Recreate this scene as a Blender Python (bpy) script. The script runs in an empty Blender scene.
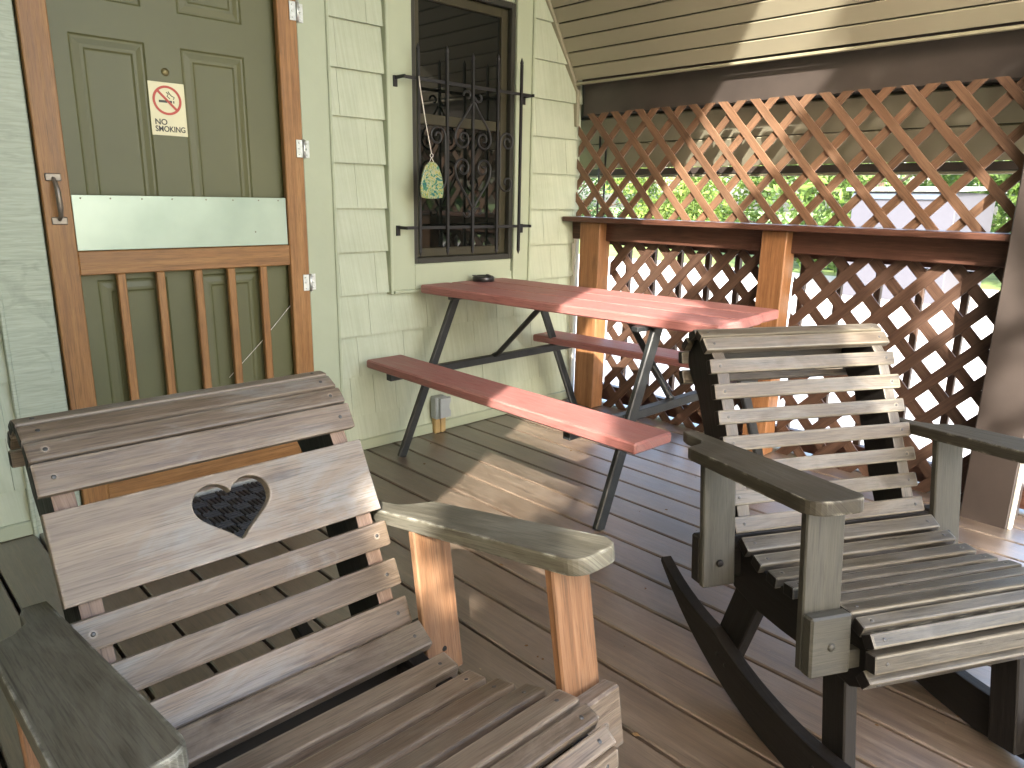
import bpy, bmesh, math, random
from mathutils import Vector, Matrix
random.seed(7)
scene = bpy.context.scene
COL = scene.collection
PI = math.pi

# ------------------------------------------------------------------ materials
def new_mat(name):
    m = bpy.data.materials.new(name); m.use_nodes = True
    nt = m.node_tree
    for n in list(nt.nodes): nt.nodes.remove(n)
    out = nt.nodes.new('ShaderNodeOutputMaterial'); b = nt.nodes.new('ShaderNodeBsdfPrincipled')
    nt.links.new(b.outputs[0], out.inputs[0])
    return m, nt, b, out
def N(nt, typ, **kw):
    n = nt.nodes.new(typ)
    for k, v in kw.items():
        if k.startswith('i_'):
            key = k[2:]
            n.inputs[int(key) if key.isdigit() else key.replace('_', ' ')].default_value = v
        else: setattr(n, k, v)
    return n
def ramp(nt, stops, interp='LINEAR'):
    r = nt.nodes.new('ShaderNodeValToRGB'); cr = r.color_ramp; cr.interpolation = interp
    while len(cr.elements) > 1: cr.elements.remove(cr.elements[-1])
    cr.elements[0].position = stops[0][0]; cr.elements[0].color = (*stops[0][1], 1)
    for p, c in stops[1:]:
        e = cr.elements.new(p); e.color = (*c, 1)
    return r
def mixc(nt, fac, a, b, mode='MIX'):
    m = nt.nodes.new('ShaderNodeMix'); m.data_type = 'RGBA'; m.blend_type = mode
    for sock, v in ((m.inputs[0], fac), (m.inputs[6], a), (m.inputs[7], b)):
        if hasattr(v, 'links'): nt.links.new(v, sock)
        else: sock.default_value = v if isinstance(v, (int, float)) else (*v, 1)
    return m.outputs[2]
def plain(name, col, rough=.6, metal=0, var=.12, scale=14, bump=.0, spec=.5):
    m, nt, b, out = new_mat(name)
    tc = N(nt, 'ShaderNodeTexCoord')
    n = N(nt, 'ShaderNodeTexNoise', i_Scale=scale, i_Detail=6.0, i_Roughness=.6)
    nt.links.new(tc.outputs['Object'], n.inputs['Vector'])
    r = ramp(nt, [(.25, tuple(c*(1-var) for c in col)), (.75, tuple(min(1, c*(1+var)) for c in col))])
    nt.links.new(n.outputs[0], r.inputs[0]); nt.links.new(r.outputs[0], b.inputs['Base Color'])
    b.inputs['Roughness'].default_value = rough; b.inputs['Metallic'].default_value = metal
    b.inputs['Specular IOR Level'].default_value = spec
    if bump:
        bp = N(nt, 'ShaderNodeBump', i_Strength=bump, i_Distance=.004)
        n2 = N(nt, 'ShaderNodeTexNoise', i_Scale=scale*12, i_Detail=4.0)
        nt.links.new(tc.outputs['Object'], n2.inputs['Vector'])
        nt.links.new(n2.outputs[0], bp.inputs['Height']); nt.links.new(bp.outputs[0], b.inputs['Normal'])
    return m
def wood(name, dark, mid, light, worn=None, worn_amt=.5, rough=.6, us=4.5, vs=80, bump=.35, spec=.4, wear_edge=None, seam=None, blotch=(.45, .62), board_var=.35, coat=0, crack=.6):
    """grain follows the 'grain' uv map (u along the board, metres)"""
    m, nt, b, out = new_mat(name)
    uv = N(nt, 'ShaderNodeUVMap', uv_map='grain')
    mp = N(nt, 'ShaderNodeMapping'); mp.inputs['Scale'].default_value = (us, vs, 1)
    nt.links.new(uv.outputs[0], mp.inputs[0])
    n1 = N(nt, 'ShaderNodeTexNoise', i_Scale=1.0, i_Detail=9.0, i_Roughness=.68, i_Distortion=.35)
    nt.links.new(mp.outputs[0], n1.inputs['Vector'])
    r1 = ramp(nt, [(.28, dark), (.48, mid), (.7, light)])
    nt.links.new(n1.outputs[0], r1.inputs[0]); col = r1.outputs[0]
    # per-board tone
    mpb = N(nt, 'ShaderNodeMapping'); mpb.inputs['Scale'].default_value = (.12, 1.1, 1)
    nt.links.new(uv.outputs[0], mpb.inputs[0])
    nb = N(nt, 'ShaderNodeTexNoise', i_Scale=1.0, i_Detail=1.0); nt.links.new(mpb.outputs[0], nb.inputs['Vector'])
    rb = ramp(nt, [(.3, (1-board_var,)*3), (.7, (1+board_var*.6,)*3)]); nt.links.new(nb.outputs[0], rb.inputs[0])
    col = mixc(nt, 1.0, col, rb.outputs[0], 'MULTIPLY')
    if worn:
        mp2 = N(nt, 'ShaderNodeMapping'); mp2.inputs['Scale'].default_value = (3.2, 9, 1)
        nt.links.new(uv.outputs[0], mp2.inputs[0])
        n2 = N(nt, 'ShaderNodeTexNoise', i_Scale=1.0, i_Detail=7.0, i_Roughness=.68, i_Distortion=.9)
        nt.links.new(mp2.outputs[0], n2.inputs['Vector'])
        r2 = ramp(nt, [(blotch[0], (0, 0, 0)), (blotch[1], (worn_amt,)*3)])
        nt.links.new(n2.outputs[0], r2.inputs[0])
        mg = mixc(nt, .4, worn, r1.outputs[0])
        col = mixc(nt, r2.outputs[0], col, mg)
    # fine dark pores
    mp3 = N(nt, 'ShaderNodeMapping'); mp3.inputs['Scale'].default_value = (14, 420, 1)
    nt.links.new(uv.outputs[0], mp3.inputs[0])
    n3 = N(nt, 'ShaderNodeTexNoise', i_Scale=1.0, i_Detail=3.0, i_Roughness=.6); nt.links.new(mp3.outputs[0], n3.inputs['Vector'])
    r3 = ramp(nt, [(.34, (.52,)*3), (.52, (1, 1, 1))]); nt.links.new(n3.outputs[0], r3.inputs[0])
    col = mixc(nt, .75, col, r3.outputs[0], 'MULTIPLY')
    if crack:
        # long drying checks and a few knots
        mp5 = N(nt, 'ShaderNodeMapping'); mp5.inputs['Scale'].default_value = (2.4, 130, 1); nt.links.new(uv.outputs[0], mp5.inputs[0])
        n5 = N(nt, 'ShaderNodeTexNoise', i_Scale=1.0, i_Detail=2.0, i_Roughness=.5, i_Distortion=.25); nt.links.new(mp5.outputs[0], n5.inputs['Vector'])
        r5 = ramp(nt, [(.27, (.25,)*3), (.335, (1, 1, 1))]); nt.links.new(n5.outputs[0], r5.inputs[0])
        col = mixc(nt, crack, col, r5.outputs[0], 'MULTIPLY')
        mp6 = N(nt, 'ShaderNodeMapping'); mp6.inputs['Scale'].default_value = (3.1, 9, 1); nt.links.new(uv.outputs[0], mp6.inputs[0])
        v6 = N(nt, 'ShaderNodeTexVoronoi', i_Scale=1.0, i_Randomness=1.0); nt.links.new(mp6.outputs[0], v6.inputs['Vector'])
        r6 = ramp(nt, [(.05, (.3, .25, .22)), (.11, (.75, .72, .7)), (.16, (1, 1, 1))]); nt.links.new(v6.outputs['Distance'], r6.inputs[0])
        col = mixc(nt, crack*.8, col, r6.outputs[0], 'MULTIPLY')
    if wear_edge:
        # paint or stain rubbed off along rounded edges
        geo = N(nt, 'ShaderNodeNewGeometry')
        bev = N(nt, 'ShaderNodeBevel', samples=4, i_Radius=.006)
        dt = N(nt, 'ShaderNodeVectorMath', operation='DOT_PRODUCT')
        nt.links.new(geo.outputs['Normal'], dt.inputs[0]); nt.links.new(bev.outputs[0], dt.inputs[1])
        rr = ramp(nt, [(.95, (1, 1, 1)), (.998, (0, 0, 0))]); nt.links.new(dt.outputs['Value'], rr.inputs[0])
        n4 = N(nt, 'ShaderNodeTexNoise', i_Scale=26.0, i_Detail=5.0); nt.links.new(uv.outputs[0], n4.inputs['Vector'])
        r4 = ramp(nt, [(.5, (0, 0, 0)), (.64, (.8,)*3)]); nt.links.new(n4.outputs[0], r4.inputs[0])
        f = mixc(nt, 1.0, rr.outputs[0], r4.outputs[0], 'MULTIPLY')
        col = mixc(nt, f, col, wear_edge)
    nt.links.new(col, b.inputs['Base Color'])
    rrg = ramp(nt, [(.3, (max(.05, rough-.12),)*3), (.7, (min(1, rough+.14),)*3)]); nt.links.new(n1.outputs[0], rrg.inputs[0])
    nt.links.new(rrg.outputs[0], b.inputs['Roughness'])
    b.inputs['Specular IOR Level'].default_value = spec
    add = N(nt, 'ShaderNodeMath', operation='MULTIPLY_ADD'); add.inputs[1].default_value = .7
    nt.links.new(n3.outputs[0], add.inputs[0]); nt.links.new(n1.outputs[0], add.inputs[2])
    bp = N(nt, 'ShaderNodeBump', i_Strength=bump, i_Distance=.0018)
    if coat: b.inputs['Coat Weight'].default_value = coat; b.inputs['Coat Roughness'].default_value = .36; b.inputs['Coat IOR'].default_value = 1.8
    nt.links.new(add.outputs[0], bp.inputs['Height']); nt.links.new(bp.outputs[0], b.inputs['Normal'])
    return m
def leafmat(name, c1, c2, scale=1.3, trans=.35):
    m, nt, b, out = new_mat(name)
    tc = N(nt, 'ShaderNodeTexCoord')
    n = N(nt, 'ShaderNodeTexNoise', i_Scale=scale, i_Detail=4.0, i_Roughness=.7); nt.links.new(tc.outputs['Object'], n.inputs['Vector'])
    r = ramp(nt, [(.35, c1), (.65, c2)]); nt.links.new(n.outputs[0], r.inputs[0])
    nt.links.new(r.outputs[0], b.inputs['Base Color']); b.inputs['Roughness'].default_value = .55
    t = N(nt, 'ShaderNodeBsdfTranslucent'); mx = N(nt, 'ShaderNodeMixShader'); mx.inputs[0].default_value = trans
    nt.links.new(r.outputs[0], t.inputs[0]); nt.links.new(b.outputs[0], mx.inputs[1]); nt.links.new(t.outputs[0], mx.inputs[2])
    nt.links.new(mx.outputs[0], out.inputs[0])
    return m

M = {}
M['slat_grey'] = wood('weathered grey brown slats', (.07, .048, .033), (.125, .092, .065), (.185, .143, .106), worn=(.222, .222, .216), worn_amt=.8, rough=.45, wear_edge=(.4, .34, .28), blotch=(.47, .61), board_var=.25, bump=.5)
M['panel_grey'] = wood('weathered pale panel', (.11, .083, .059), (.17, .133, .1), (.228, .185, .144), worn=(.22, .235, .24), worn_amt=.8, rough=.5, us=1.6, vs=70, wear_edge=(.38, .32, .27), blotch=(.48, .62), board_var=.1, bump=.4)
M['arm_olive'] = wood('worn olive grey arm', (.06, .054, .04), (.098, .09, .068), (.15, .14, .108), worn=(.19, .19, .165), worn_amt=.5, rough=.6, spec=.25, wear_edge=(.46, .46, .4), board_var=.1)
M['post_tan'] = wood('orange brown post', (.1, .046, .02), (.175, .086, .04), (.25, .135, .07), worn=(.23, .15, .095), worn_amt=.5, rough=.55, us=2, vs=75)
M['upright_pink'] = wood('pinkish brown upright', (.12, .075, .05), (.2, .132, .094), (.27, .19, .145), rough=.6)
M['dark_side'] = wood('dark stained chair side', (.006, .005, .0045), (.011, .0095, .0085), (.02, .017, .015), rough=.55, bump=.3, spec=.22)  # sides stained dark; on slat ends this dark also stands in for shadow
M['slat_tan'] = wood('tan grey weathered slats', (.036, .028, .019), (.072, .057, .041), (.118, .096, .071), worn=(.155, .15, .138), worn_amt=.75, rough=.42, wear_edge=(.34, .29, .21), blotch=(.44, .62), bump=.5)
M['edge_dark'] = wood('rubbed dark slat edge', (.07, .058, .041), (.105, .09, .065), (.15, .132, .1), worn=(.22, .2, .16), worn_amt=.6, rough=.35, us=4)
M['edge_pale'] = wood('rubbed pale slat edge', (.1, .073, .052), (.155, .118, .087), (.22, .178, .137), worn=(.3, .255, .2), worn_amt=.6, rough=.4, us=4)
M['slat_dark'] = wood('dark olive grey seat slats', (.027, .022, .016), (.05, .043, .032), (.083, .073, .056), worn=(.125, .12, .108), worn_amt=.65, rough=.36, wear_edge=(.36, .34, .28), blotch=(.44, .64), bump=.5)
M['slat_brown'] = wood('brown weathered seat slats', (.066, .046, .031), (.118, .086, .06), (.182, .14, .101), worn=(.22, .19, .15), worn_amt=.7, rough=.42, wear_edge=(.42, .36, .3), blotch=(.42, .64), bump=.5)
M['arm_dark'] = wood('dark olive arm', (.022, .019, .013), (.036, .031, .022), (.057, .05, .036), worn=(.1, .095, .078), worn_amt=.45, rough=.55, spec=.25, wear_edge=(.33, .31, .25), board_var=.1)
M['post_dark'] = wood('dark olive post', (.022, .021, .016), (.037, .035, .027), (.056, .053, .041), worn=(.075, .073, .062), worn_amt=.4, rough=.5)
M['deck'] = wood('stained deck boards', (.04, .026, .016), (.096, .066, .045), (.172, .127, .09), worn=(.2, .163, .13), worn_amt=.6, rough=.42, us=2.6, vs=60, spec=.6, coat=.85, bump=.5, crack=.8, blotch=(.45, .66), board_var=.4)
M['screen_wood'] = wood('varnished screen door wood', (.16, .07, .022), (.27, .128, .042), (.36, .19, .07), worn=(.15, .072, .028), worn_amt=.5, rough=.42, us=1.8, vs=60, board_var=.2)
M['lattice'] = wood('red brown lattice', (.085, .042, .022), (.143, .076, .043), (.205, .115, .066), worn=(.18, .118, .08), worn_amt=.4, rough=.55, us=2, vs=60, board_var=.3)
M['lattice_low'] = wood('dark brown lower lattice', (.04, .02, .013), (.07, .037, .024), (.105, .06, .04), rough=.55, us=2, vs=60, board_var=.3)  # lattice brown darkened to put the lower panels' shade into the colour
M['rail'] = wood('dark red brown rail', (.045, .018, .012), (.075, .032, .021), (.115, .054, .036), rough=.45, board_var=.1)
M['post_cedar'] = wood('cedar post', (.15, .062, .024), (.25, .115, .046), (.34, .17, .08), rough=.5, us=1.5, vs=45, worn=(.15, .07, .03), worn_amt=.5)
M['red'] = wood('red painted planks', (.25, .098, .088), (.3, .122, .11), (.335, .145, .13), worn=(.27, .21, .18), worn_amt=.7, rough=.5, us=4, vs=60, crack=.35, bump=.25, wear_edge=(.4, .16, .14), blotch=(.55, .75), board_var=.12)
M['red_bench'] = wood('red painted bench', (.242, .094, .084), (.29, .117, .105), (.325, .138, .124), worn=(.25, .17, .15), worn_amt=.5, rough=.5, us=4, vs=60, crack=.3, bump=.25, wear_edge=(.36, .13, .11), board_var=.1)
M['frame_black'] = plain('black painted steel', (.013, .015, .016), rough=.42, var=.5, scale=30, bump=.2)
M['iron'] = plain('black wrought iron', (.008, .008, .009), rough=.45, var=.3, bump=.1)
M['door'] = plain('olive door paint', (.09, .09, .036), rough=.5, var=.13, scale=2.2, bump=.08)
M['casing'] = plain('sage casing paint', (.33, .365, .262), rough=.5, var=.05, scale=6, bump=.06)
M['sign'] = plain('cream sticker', (.62, .58, .38), rough=.5, var=.04)
M['sign_red'] = plain('red sign ink', (.4, .05, .03), rough=.5, var=.1)
M['sign_black'] = plain('black sign ink', (.03, .03, .025), rough=.5, var=.1)
M['galv'] = plain('galvanised steel', (.55, .57, .56), rough=.35, metal=.7, var=.2, scale=60)
M['pewter'] = plain('tarnished pull handle', (.2, .17, .14), rough=.4, metal=.6, var=.3, scale=40)
M['brass_dull'] = plain('dull brass', (.2, .17, .08), rough=.4, metal=.7)
M['soffit'] = plain('beige vinyl soffit', (.285, .262, .19), rough=.5, var=.04, scale=3)
M['soffit_back'] = plain('soffit groove', (.05, .045, .03), rough=.7)
M['lip'] = plain('pale soffit lip', (.24, .222, .155), rough=.45, var=.04)
M['brown_wrap'] = plain('dark brown wrap', (.046, .037, .033), rough=.34, var=.3, scale=4, spec=.5)
M['white'] = plain('white trim', (.68, .68, .62), rough=.45, var=.04)
M['sash'] = plain('dark window sash', (.028, .028, .022), rough=.4)
M['sash_olive'] = plain('olive sash wood', (.034, .029, .013), rough=.5)
M['black_plastic'] = plain('black plastic', (.015, .015, .016), rough=.3)
M['grey_plastic'] = plain('grey plastic', (.28, .31, .32), rough=.4, var=.08)
M['raw_wood'] = plain('raw wood block', (.35, .24, .1), rough=.7, var=.3)
M['rubber'] = plain('black rubber', (.022, .026, .032), rough=.5, var=.2, bump=.2)
M['screw'] = plain('weathered screw head', (.07, .068, .066), rough=.4, metal=.6, var=.3, scale=80)
M['roof_top'] = plain('roof shingles', (.07, .06, .05), rough=.9, scale=8, var=.3)
M['cord'] = plain('white cord', (.65, .6, .55), rough=.6)
M['flake'] = plain('pale grit', (.3, .26, .2), rough=.9)
M['flake_brown'] = plain('dry leaf flake', (.14, .08, .03), rough=.9)
M['trunk'] = plain('bark', (.09, .065, .045), rough=.9, var=.35, scale=9, bump=.6)
M['leaf_a'] = leafmat('mid green leaves', (.045, .095, .018), (.12, .2, .04))
M['leaf_b'] = leafmat('yellow green leaves', (.085, .15, .025), (.2, .28, .06))
M['leaf_c'] = leafmat('deep green leaves', (.03, .07, .02), (.08, .15, .04))
M['shed_wall'] = plain('lavender grey shed wall', (.05, .052, .068), rough=.6, var=.05)
M['shed_roof'] = plain('pale metal roof', (.2, .205, .21), rough=.5, var=.05)
M['shed_trim'] = plain('blue grey trim', (.06, .08, .11), rough=.6)
M['gravel'] = plain('pale gravel', (.5, .48, .44), rough=.95, var=.25, scale=30, bump=.4)
# siding: rough-sawn vertical grain, tone of each shingle from its uv offset
def siding_mat():
    m, nt, b, out = new_mat('sage shake siding')
    uv = N(nt, 'ShaderNodeUVMap', uv_map='grain')
    mp = N(nt, 'ShaderNodeMapping'); mp.inputs['Scale'].default_value = (1.6, 65, 1); nt.links.new(uv.outputs[0], mp.inputs[0])
    n = N(nt, 'ShaderNodeTexNoise', i_Scale=1.0, i_Detail=6.0, i_Roughness=.6); nt.links.new(mp.outputs[0], n.inputs['Vector'])
    r = ramp(nt, [(.3, (.365, .397, .3)), (.5, (.4, .436, .332)), (.7, (.432, .468, .358))]); nt.links.new(n.outputs[0], r.inputs[0])
    mp2 = N(nt, 'ShaderNodeMapping'); mp2.inputs['Scale'].default_value = (.1, .9, 1); nt.links.new(uv.outputs[0], mp2.inputs[0])
    n2 = N(nt, 'ShaderNodeTexNoise', i_Scale=1.0, i_Detail=1.0); nt.links.new(mp2.outputs[0], n2.inputs['Vector'])
    r2 = ramp(nt, [(.3, (.95,)*3), (.7, (1.04,)*3)]); nt.links.new(n2.outputs[0], r2.inputs[0])
    tc = N(nt, 'ShaderNodeTexCoord')
    n3 = N(nt, 'ShaderNodeTexNoise', i_Scale=2.5, i_Detail=6.0, i_Roughness=.7); nt.links.new(tc.outputs['Object'], n3.inputs['Vector'])
    r3 = ramp(nt, [(.35, (.86, .87, .84)), (.6, (1, 1, 1))]); nt.links.new(n3.outputs[0], r3.inputs[0])
    c = mixc(nt, 1.0, r.outputs[0], r2.outputs[0], 'MULTIPLY'); c = mixc(nt, 1.0, c, r3.outputs[0], 'MULTIPLY')
    nt.links.new(c, b.inputs['Base Color']); b.inputs['Roughness'].default_value = .6
    bp = N(nt, 'ShaderNodeBump', i_Strength=.45, i_Distance=.003); nt.links.new(n.outputs[0], bp.inputs['Height']); nt.links.new(bp.outputs[0], b.inputs['Normal'])
    return m
M['siding'] = siding_mat()
def left_casing():
    m, nt, b, out = new_mat('brushed sage casing')
    tc = N(nt, 'ShaderNodeTexCoord')
    mp = N(nt, 'ShaderNodeMapping'); mp.inputs['Rotation'].default_value = (0, .5, 0); mp.inputs['Scale'].default_value = (8, 8, 90)
    nt.links.new(tc.outputs['Object'], mp.inputs[0])
    n = N(nt, 'ShaderNodeTexNoise', i_Scale=1.0, i_Detail=5.0, i_Distortion=1.5); nt.links.new(mp.outputs[0], n.inputs['Vector'])
    r = ramp(nt, [(.3, (.28, .315, .24)), (.7, (.385, .425, .335))]); nt.links.new(n.outputs[0], r.inputs[0])
    n2 = N(nt, 'ShaderNodeTexNoise', i_Scale=7.0, i_Detail=6.0, i_Distortion=2.0); nt.links.new(tc.outputs['Object'], n2.inputs['Vector'])
    r2 = ramp(nt, [(.28, (.8, .82, .8)), (.38, (1, 1, 1))]); nt.links.new(n2.outputs[0], r2.inputs[0])
    nt.links.new(mixc(nt, 1.0, r.outputs[0], r2.outputs[0], 'MULTIPLY'), b.inputs['Base Color'])
    b.inputs['Roughness'].default_value = .5
    bp = N(nt, 'ShaderNodeBump', i_Strength=.25, i_Distance=.003); nt.links.new(n.outputs[0], bp.inputs['Height']); nt.links.new(bp.outputs[0], b.inputs['Normal'])
    return m
M['casing_left'] = left_casing()
def metal_plate():
    m, nt, b, out = new_mat('brushed aluminium kick plate')
    tc = N(nt, 'ShaderNodeTexCoord')
    n = N(nt, 'ShaderNodeTexNoise', i_Scale=4.0, i_Detail=4.0); nt.links.new(tc.outputs['Object'], n.inputs['Vector'])
    r = ramp(nt, [(.3, (.25, .305, .255)), (.7, (.34, .395, .335))]); nt.links.new(n.outputs[0], r.inputs[0])
    nt.links.new(r.outputs[0], b.inputs['Base Color']); b.inputs['Metallic'].default_value = .55; b.inputs['Roughness'].default_value = .33
    bp = N(nt, 'ShaderNodeBump', i_Strength=.05, i_Distance=.01); nt.links.new(n.outputs[0], bp.inputs['Height']); nt.links.new(bp.outputs[0], b.inputs['Normal'])
    return m
M['plate'] = metal_plate()
def glass_pane():
    m, nt, b, out = new_mat('dark window glass')
    b.inputs['Base Color'].default_value = (.006, .007, .006, 1); b.inputs['Roughness'].default_value = .03
    b.inputs['Specular IOR Level'].default_value = .5; b.inputs['IOR'].default_value = 1.6
    tc = N(nt, 'ShaderNodeTexCoord'); n = N(nt, 'ShaderNodeTexNoise', i_Scale=3.0, i_Detail=1.0); nt.links.new(tc.outputs['Object'], n.inputs['Vector'])
    bp = N(nt, 'ShaderNodeBump', i_Strength=.03, i_Distance=.02); nt.links.new(n.outputs[0], bp.inputs['Height']); nt.links.new(bp.outputs[0], b.inputs['Normal'])
    return m
M['glass'] = glass_pane()
def ornament_mat():
    m, nt, b, out = new_mat('swirled green yellow glaze')
    tc = N(nt, 'ShaderNodeTexCoord')
    n = N(nt, 'ShaderNodeTexNoise', i_Scale=26.0, i_Detail=2.0, i_Distortion=2.6); nt.links.new(tc.outputs['Object'], n.inputs['Vector'])
    r = ramp(nt, [(.32, (.015, .085, .11)), (.42, (.04, .15, .07)), (.5, (.29, .31, .23)), (.56, (.28, .25, .05)), (.64, (.06, .18, .085)), (.72, (.31, .33, .26))])
    nt.links.new(n.outputs[0], r.inputs[0]); nt.links.new(r.outputs[0], b.inputs['Base Color']); b.inputs['Roughness'].default_value = .15
    return m
M['ornament'] = ornament_mat()
def grass_mat():
    m, nt, b, out = new_mat('lawn ground')
    tc = N(nt, 'ShaderNodeTexCoord')
    n = N(nt, 'ShaderNodeTexNoise', i_Scale=1.2, i_Detail=8.0, i_Roughness=.7); nt.links.new(tc.outputs['Object'], n.inputs['Vector'])
    r = ramp(nt, [(.3, (.06, .1, .02)), (.55, (.12, .18, .04)), (.75, (.2, .2, .09))]); nt.links.new(n.outputs[0], r.inputs[0])
    nt.links.new(r.outputs[0], b.inputs['Base Color']); b.inputs['Roughness'].default_value = .95
    return m
M['grass'] = grass_mat()

# ------------------------------------------------------------------ mesh helpers
class MB:
    """collects shapes into one mesh with a 'grain' uv map and several materials"""
    def __init__(s): s.v = []; s.f = []; s.uv = []; s.mi = []; s.mats = []; s.sm = []
    def mat(s, m):
        if m not in s.mats: s.mats.append(m)
        return s.mats.index(m)
    def add_bm(s, bm, uvf, m=None, smooth=False):
        base = len(s.v); bm.verts.index_update()
        s.v += [v.co.copy() for v in bm.verts]
        mi = s.mat(m) if m else 0
        for f in bm.faces:
            s.f.append([base+v.index for v in f.verts]); s.mi.append(mi); s.sm.append(smooth)
            s.uv.append([uvf(l.vert, f) for l in f.loops])
    def box(s, c, size, rot=None, bevel=.003, grain=None, m=None, seg=1, m_end=None, m_edge=None):
        """box with rounded edges; grain = index of the long axis"""
        bm = bmesh.new(); bmesh.ops.create_cube(bm, size=1)
        bmesh.ops.scale(bm, vec=size, verts=bm.verts)
        if bevel: bmesh.ops.bevel(bm, geom=list(bm.edges), offset=min(bevel, min(size)*.45), segments=seg, affect='EDGES', profile=.6)
        g = grain if grain is not None else max(range(3), key=lambda i: size[i])
        a, b = [i for i in range(3) if i != g]
        ou, ov = random.uniform(0, 50), random.uniform(0, 50)
        loc = {v: v.co.copy() for v in bm.verts}
        bm.normal_update(); nor = {f: f.normal.copy() for f in bm.faces}
        def uvf(v, f):
            p = loc[v]; n = nor[f]; k = max(range(3), key=lambda i: abs(n[i]))
            if k == g: return (ou+p[a]*.3, ov+p[b]+p[a])
            return (ou+p[g], ov+(p[b] if k == a else p[a])+(.37 if k == a else 0))
        mtx = Matrix.Translation(Vector(c)) @ (rot.to_4x4() if rot else Matrix())
        bmesh.ops.transform(bm, matrix=mtx, verts=bm.verts)
        nf = len(s.mi)
        s.add_bm(bm, uvf, m)
        if m_end:
            k_ = s.mat(m_end)
            for i, f in enumerate(bm.faces):
                if abs(nor[f][g]) > .9: s.mi[nf+i] = k_
        if m_edge:
            k_ = s.mat(m_edge)
            for i, f in enumerate(bm.faces):
                n_ = nor[f]
                if max(abs(c_) for c_ in n_) < .97 and abs(n_[g]) < .2: s.mi[nf+i] = k_
        bm.free(); return s
    def bar(s, p, q, w, h, up=(0, 0, 1), bevel=.003, m=None):
        """board from p to q, w across, h along up"""
        p, q = Vector(p), Vector(q); x = (q-p); L = x.length; x.normalize()
        z = Vector(up); z = (z-x*z.dot(x)).normalized(); y = z.cross(x)
        s.box((p+q)/2, (L, w, h), Matrix((x, y, z)).transposed(), bevel, 0, m); return s
    def prism(s, pts, t, place, bevel=.003, m=None, grain_dir=(1, 0), m_cap=None):
        """outline pts (2d) extruded by t, centred; place = 4x4 (local xy -> outline plane)"""
        bm = bmesh.new()
        vs = [bm.verts.new((x, y, -t/2)) for x, y in pts]
        f = bm.faces.new(vs); r = bmesh.ops.extrude_face_region(bm, geom=[f])
        bmesh.ops.translate(bm, vec=(0, 0, t), verts=[e for e in r['geom'] if isinstance(e, bmesh.types.BMVert)])
        bmesh.ops.recalc_face_normals(bm, faces=bm.faces)
        if bevel:
            es = [e for e in bm.edges if abs(e.verts[0].co.z-e.verts[1].co.z) < 1e-6]
            bmesh.ops.bevel(bm, geom=es, offset=bevel, segments=2, affect='EDGES', profile=.6)
        ou, ov = random.uniform(0, 50), random.uniform(0, 50)
        gx, gy = grain_dir; loc = {v: v.co.copy() for v in bm.verts}
        def uvf(v, f):
            p = loc[v]; return (ou+p.x*gx+p.y*gy, ov-p.x*gy+p.y*gx+p.z)
        bm.normal_update(); capf = [abs(f.normal.z) > .95 for f in bm.faces]
        bmesh.ops.transform(bm, matrix=place, verts=bm.verts)
        nf = len(s.mi); s.add_bm(bm, uvf, m)
        if m_cap:
            k_ = s.mat(m_cap)
            for i, c_ in enumerate(capf):
                if c_: s.mi[nf+i] = k_
        bm.free(); return s
    def tube(s, pts, r, n=8, m=None, cap=True, radii=None, smooth=True):
        pts = [Vector(p) for p in pts]; base = len(s.v); K = len(pts); mi = s.mat(m) if m else 0
        t0 = (pts[1]-pts[0]).normalized(); ref = Vector((0, 0, 1)) if abs(t0.z) < .9 else Vector((1, 0, 0))
        u = t0.cross(ref).normalized(); L = 0
        for i, p in enumerate(pts):
            t = (pts[min(i+1, K-1)]-pts[max(i-1, 0)]).normalized()
            u = (u-t*u.dot(t)).normalized(); w = t.cross(u); rr = radii[i] if radii else r
            for k in range(n):
                a = 2*PI*k/n; s.v.append(p+(u*math.cos(a)+w*math.sin(a))*rr)
        for i in range(K-1):
            for k in range(n):
                a, b = base+i*n+k, base+i*n+(k+1) % n
                s.f.append([a, b, b+n, a+n]); s.mi.append(mi); s.sm.append(smooth)
                s.uv.append([(i*.1, k*.02), (i*.1, k*.02+.02), (i*.1+.1, k*.02+.02), (i*.1+.1, k*.02)])
        if cap:
            for idx in ([base+k for k in range(n)][::-1], [base+(K-1)*n+k for k in range(n)]):
                s.f.append(idx); s.mi.append(mi); s.sm.append(False); s.uv.append([(0, 0)]*n)
        return s
    def lathe(s, prof, c, axis=(0, 0, 1), n=24, m=None, smooth=True):
        """prof = [(r, h)...] turned about axis at c"""
        ax = Vector(axis).normalized(); ref = Vector((1, 0, 0)) if abs(ax.x) < .9 else Vector((0, 1, 0))
        u = ax.cross(ref).normalized(); w = ax.cross(u); c = Vector(c); base = len(s.v); mi = s.mat(m) if m else 0
        for r, h in prof:
            for k in range(n):
                a = 2*PI*k/n; s.v.append(c+ax*h+(u*math.cos(a)+w*math.sin(a))*max(r, 1e-5))
        for i in range(len(prof)-1):
            for k in range(n):
                a, b = base+i*n+k, base+i*n+(k+1) % n
                s.f.append([a, b, b+n, a+n]); s.mi.append(mi); s.sm.append(smooth); s.uv.append([(0, 0), (0, .02), (.1, .02), (.1, 0)])
        return s
    def build(s, name, m=None, parent=None, loc=(0, 0, 0)):
        me = bpy.data.meshes.new(name); me.from_pydata([tuple(v) for v in s.v], [], s.f)
        ul = me.uv_layers.new(name='grain'); i = 0
        flat = [c for f in s.uv for c in f]
        for i, c in enumerate(flat): ul.data[i].uv = c
        mats = s.mats if s.mats else [m]
        for mm in mats: me.materials.append(mm)
        for p, mi, sm in zip(me.polygons, s.mi, s.sm): p.material_index = mi; p.use_smooth = sm
        me.update()
        o = bpy.data.objects.new(name, me); COL.objects.link(o); o.location = loc
        if parent: o.parent = parent
        return o
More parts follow.
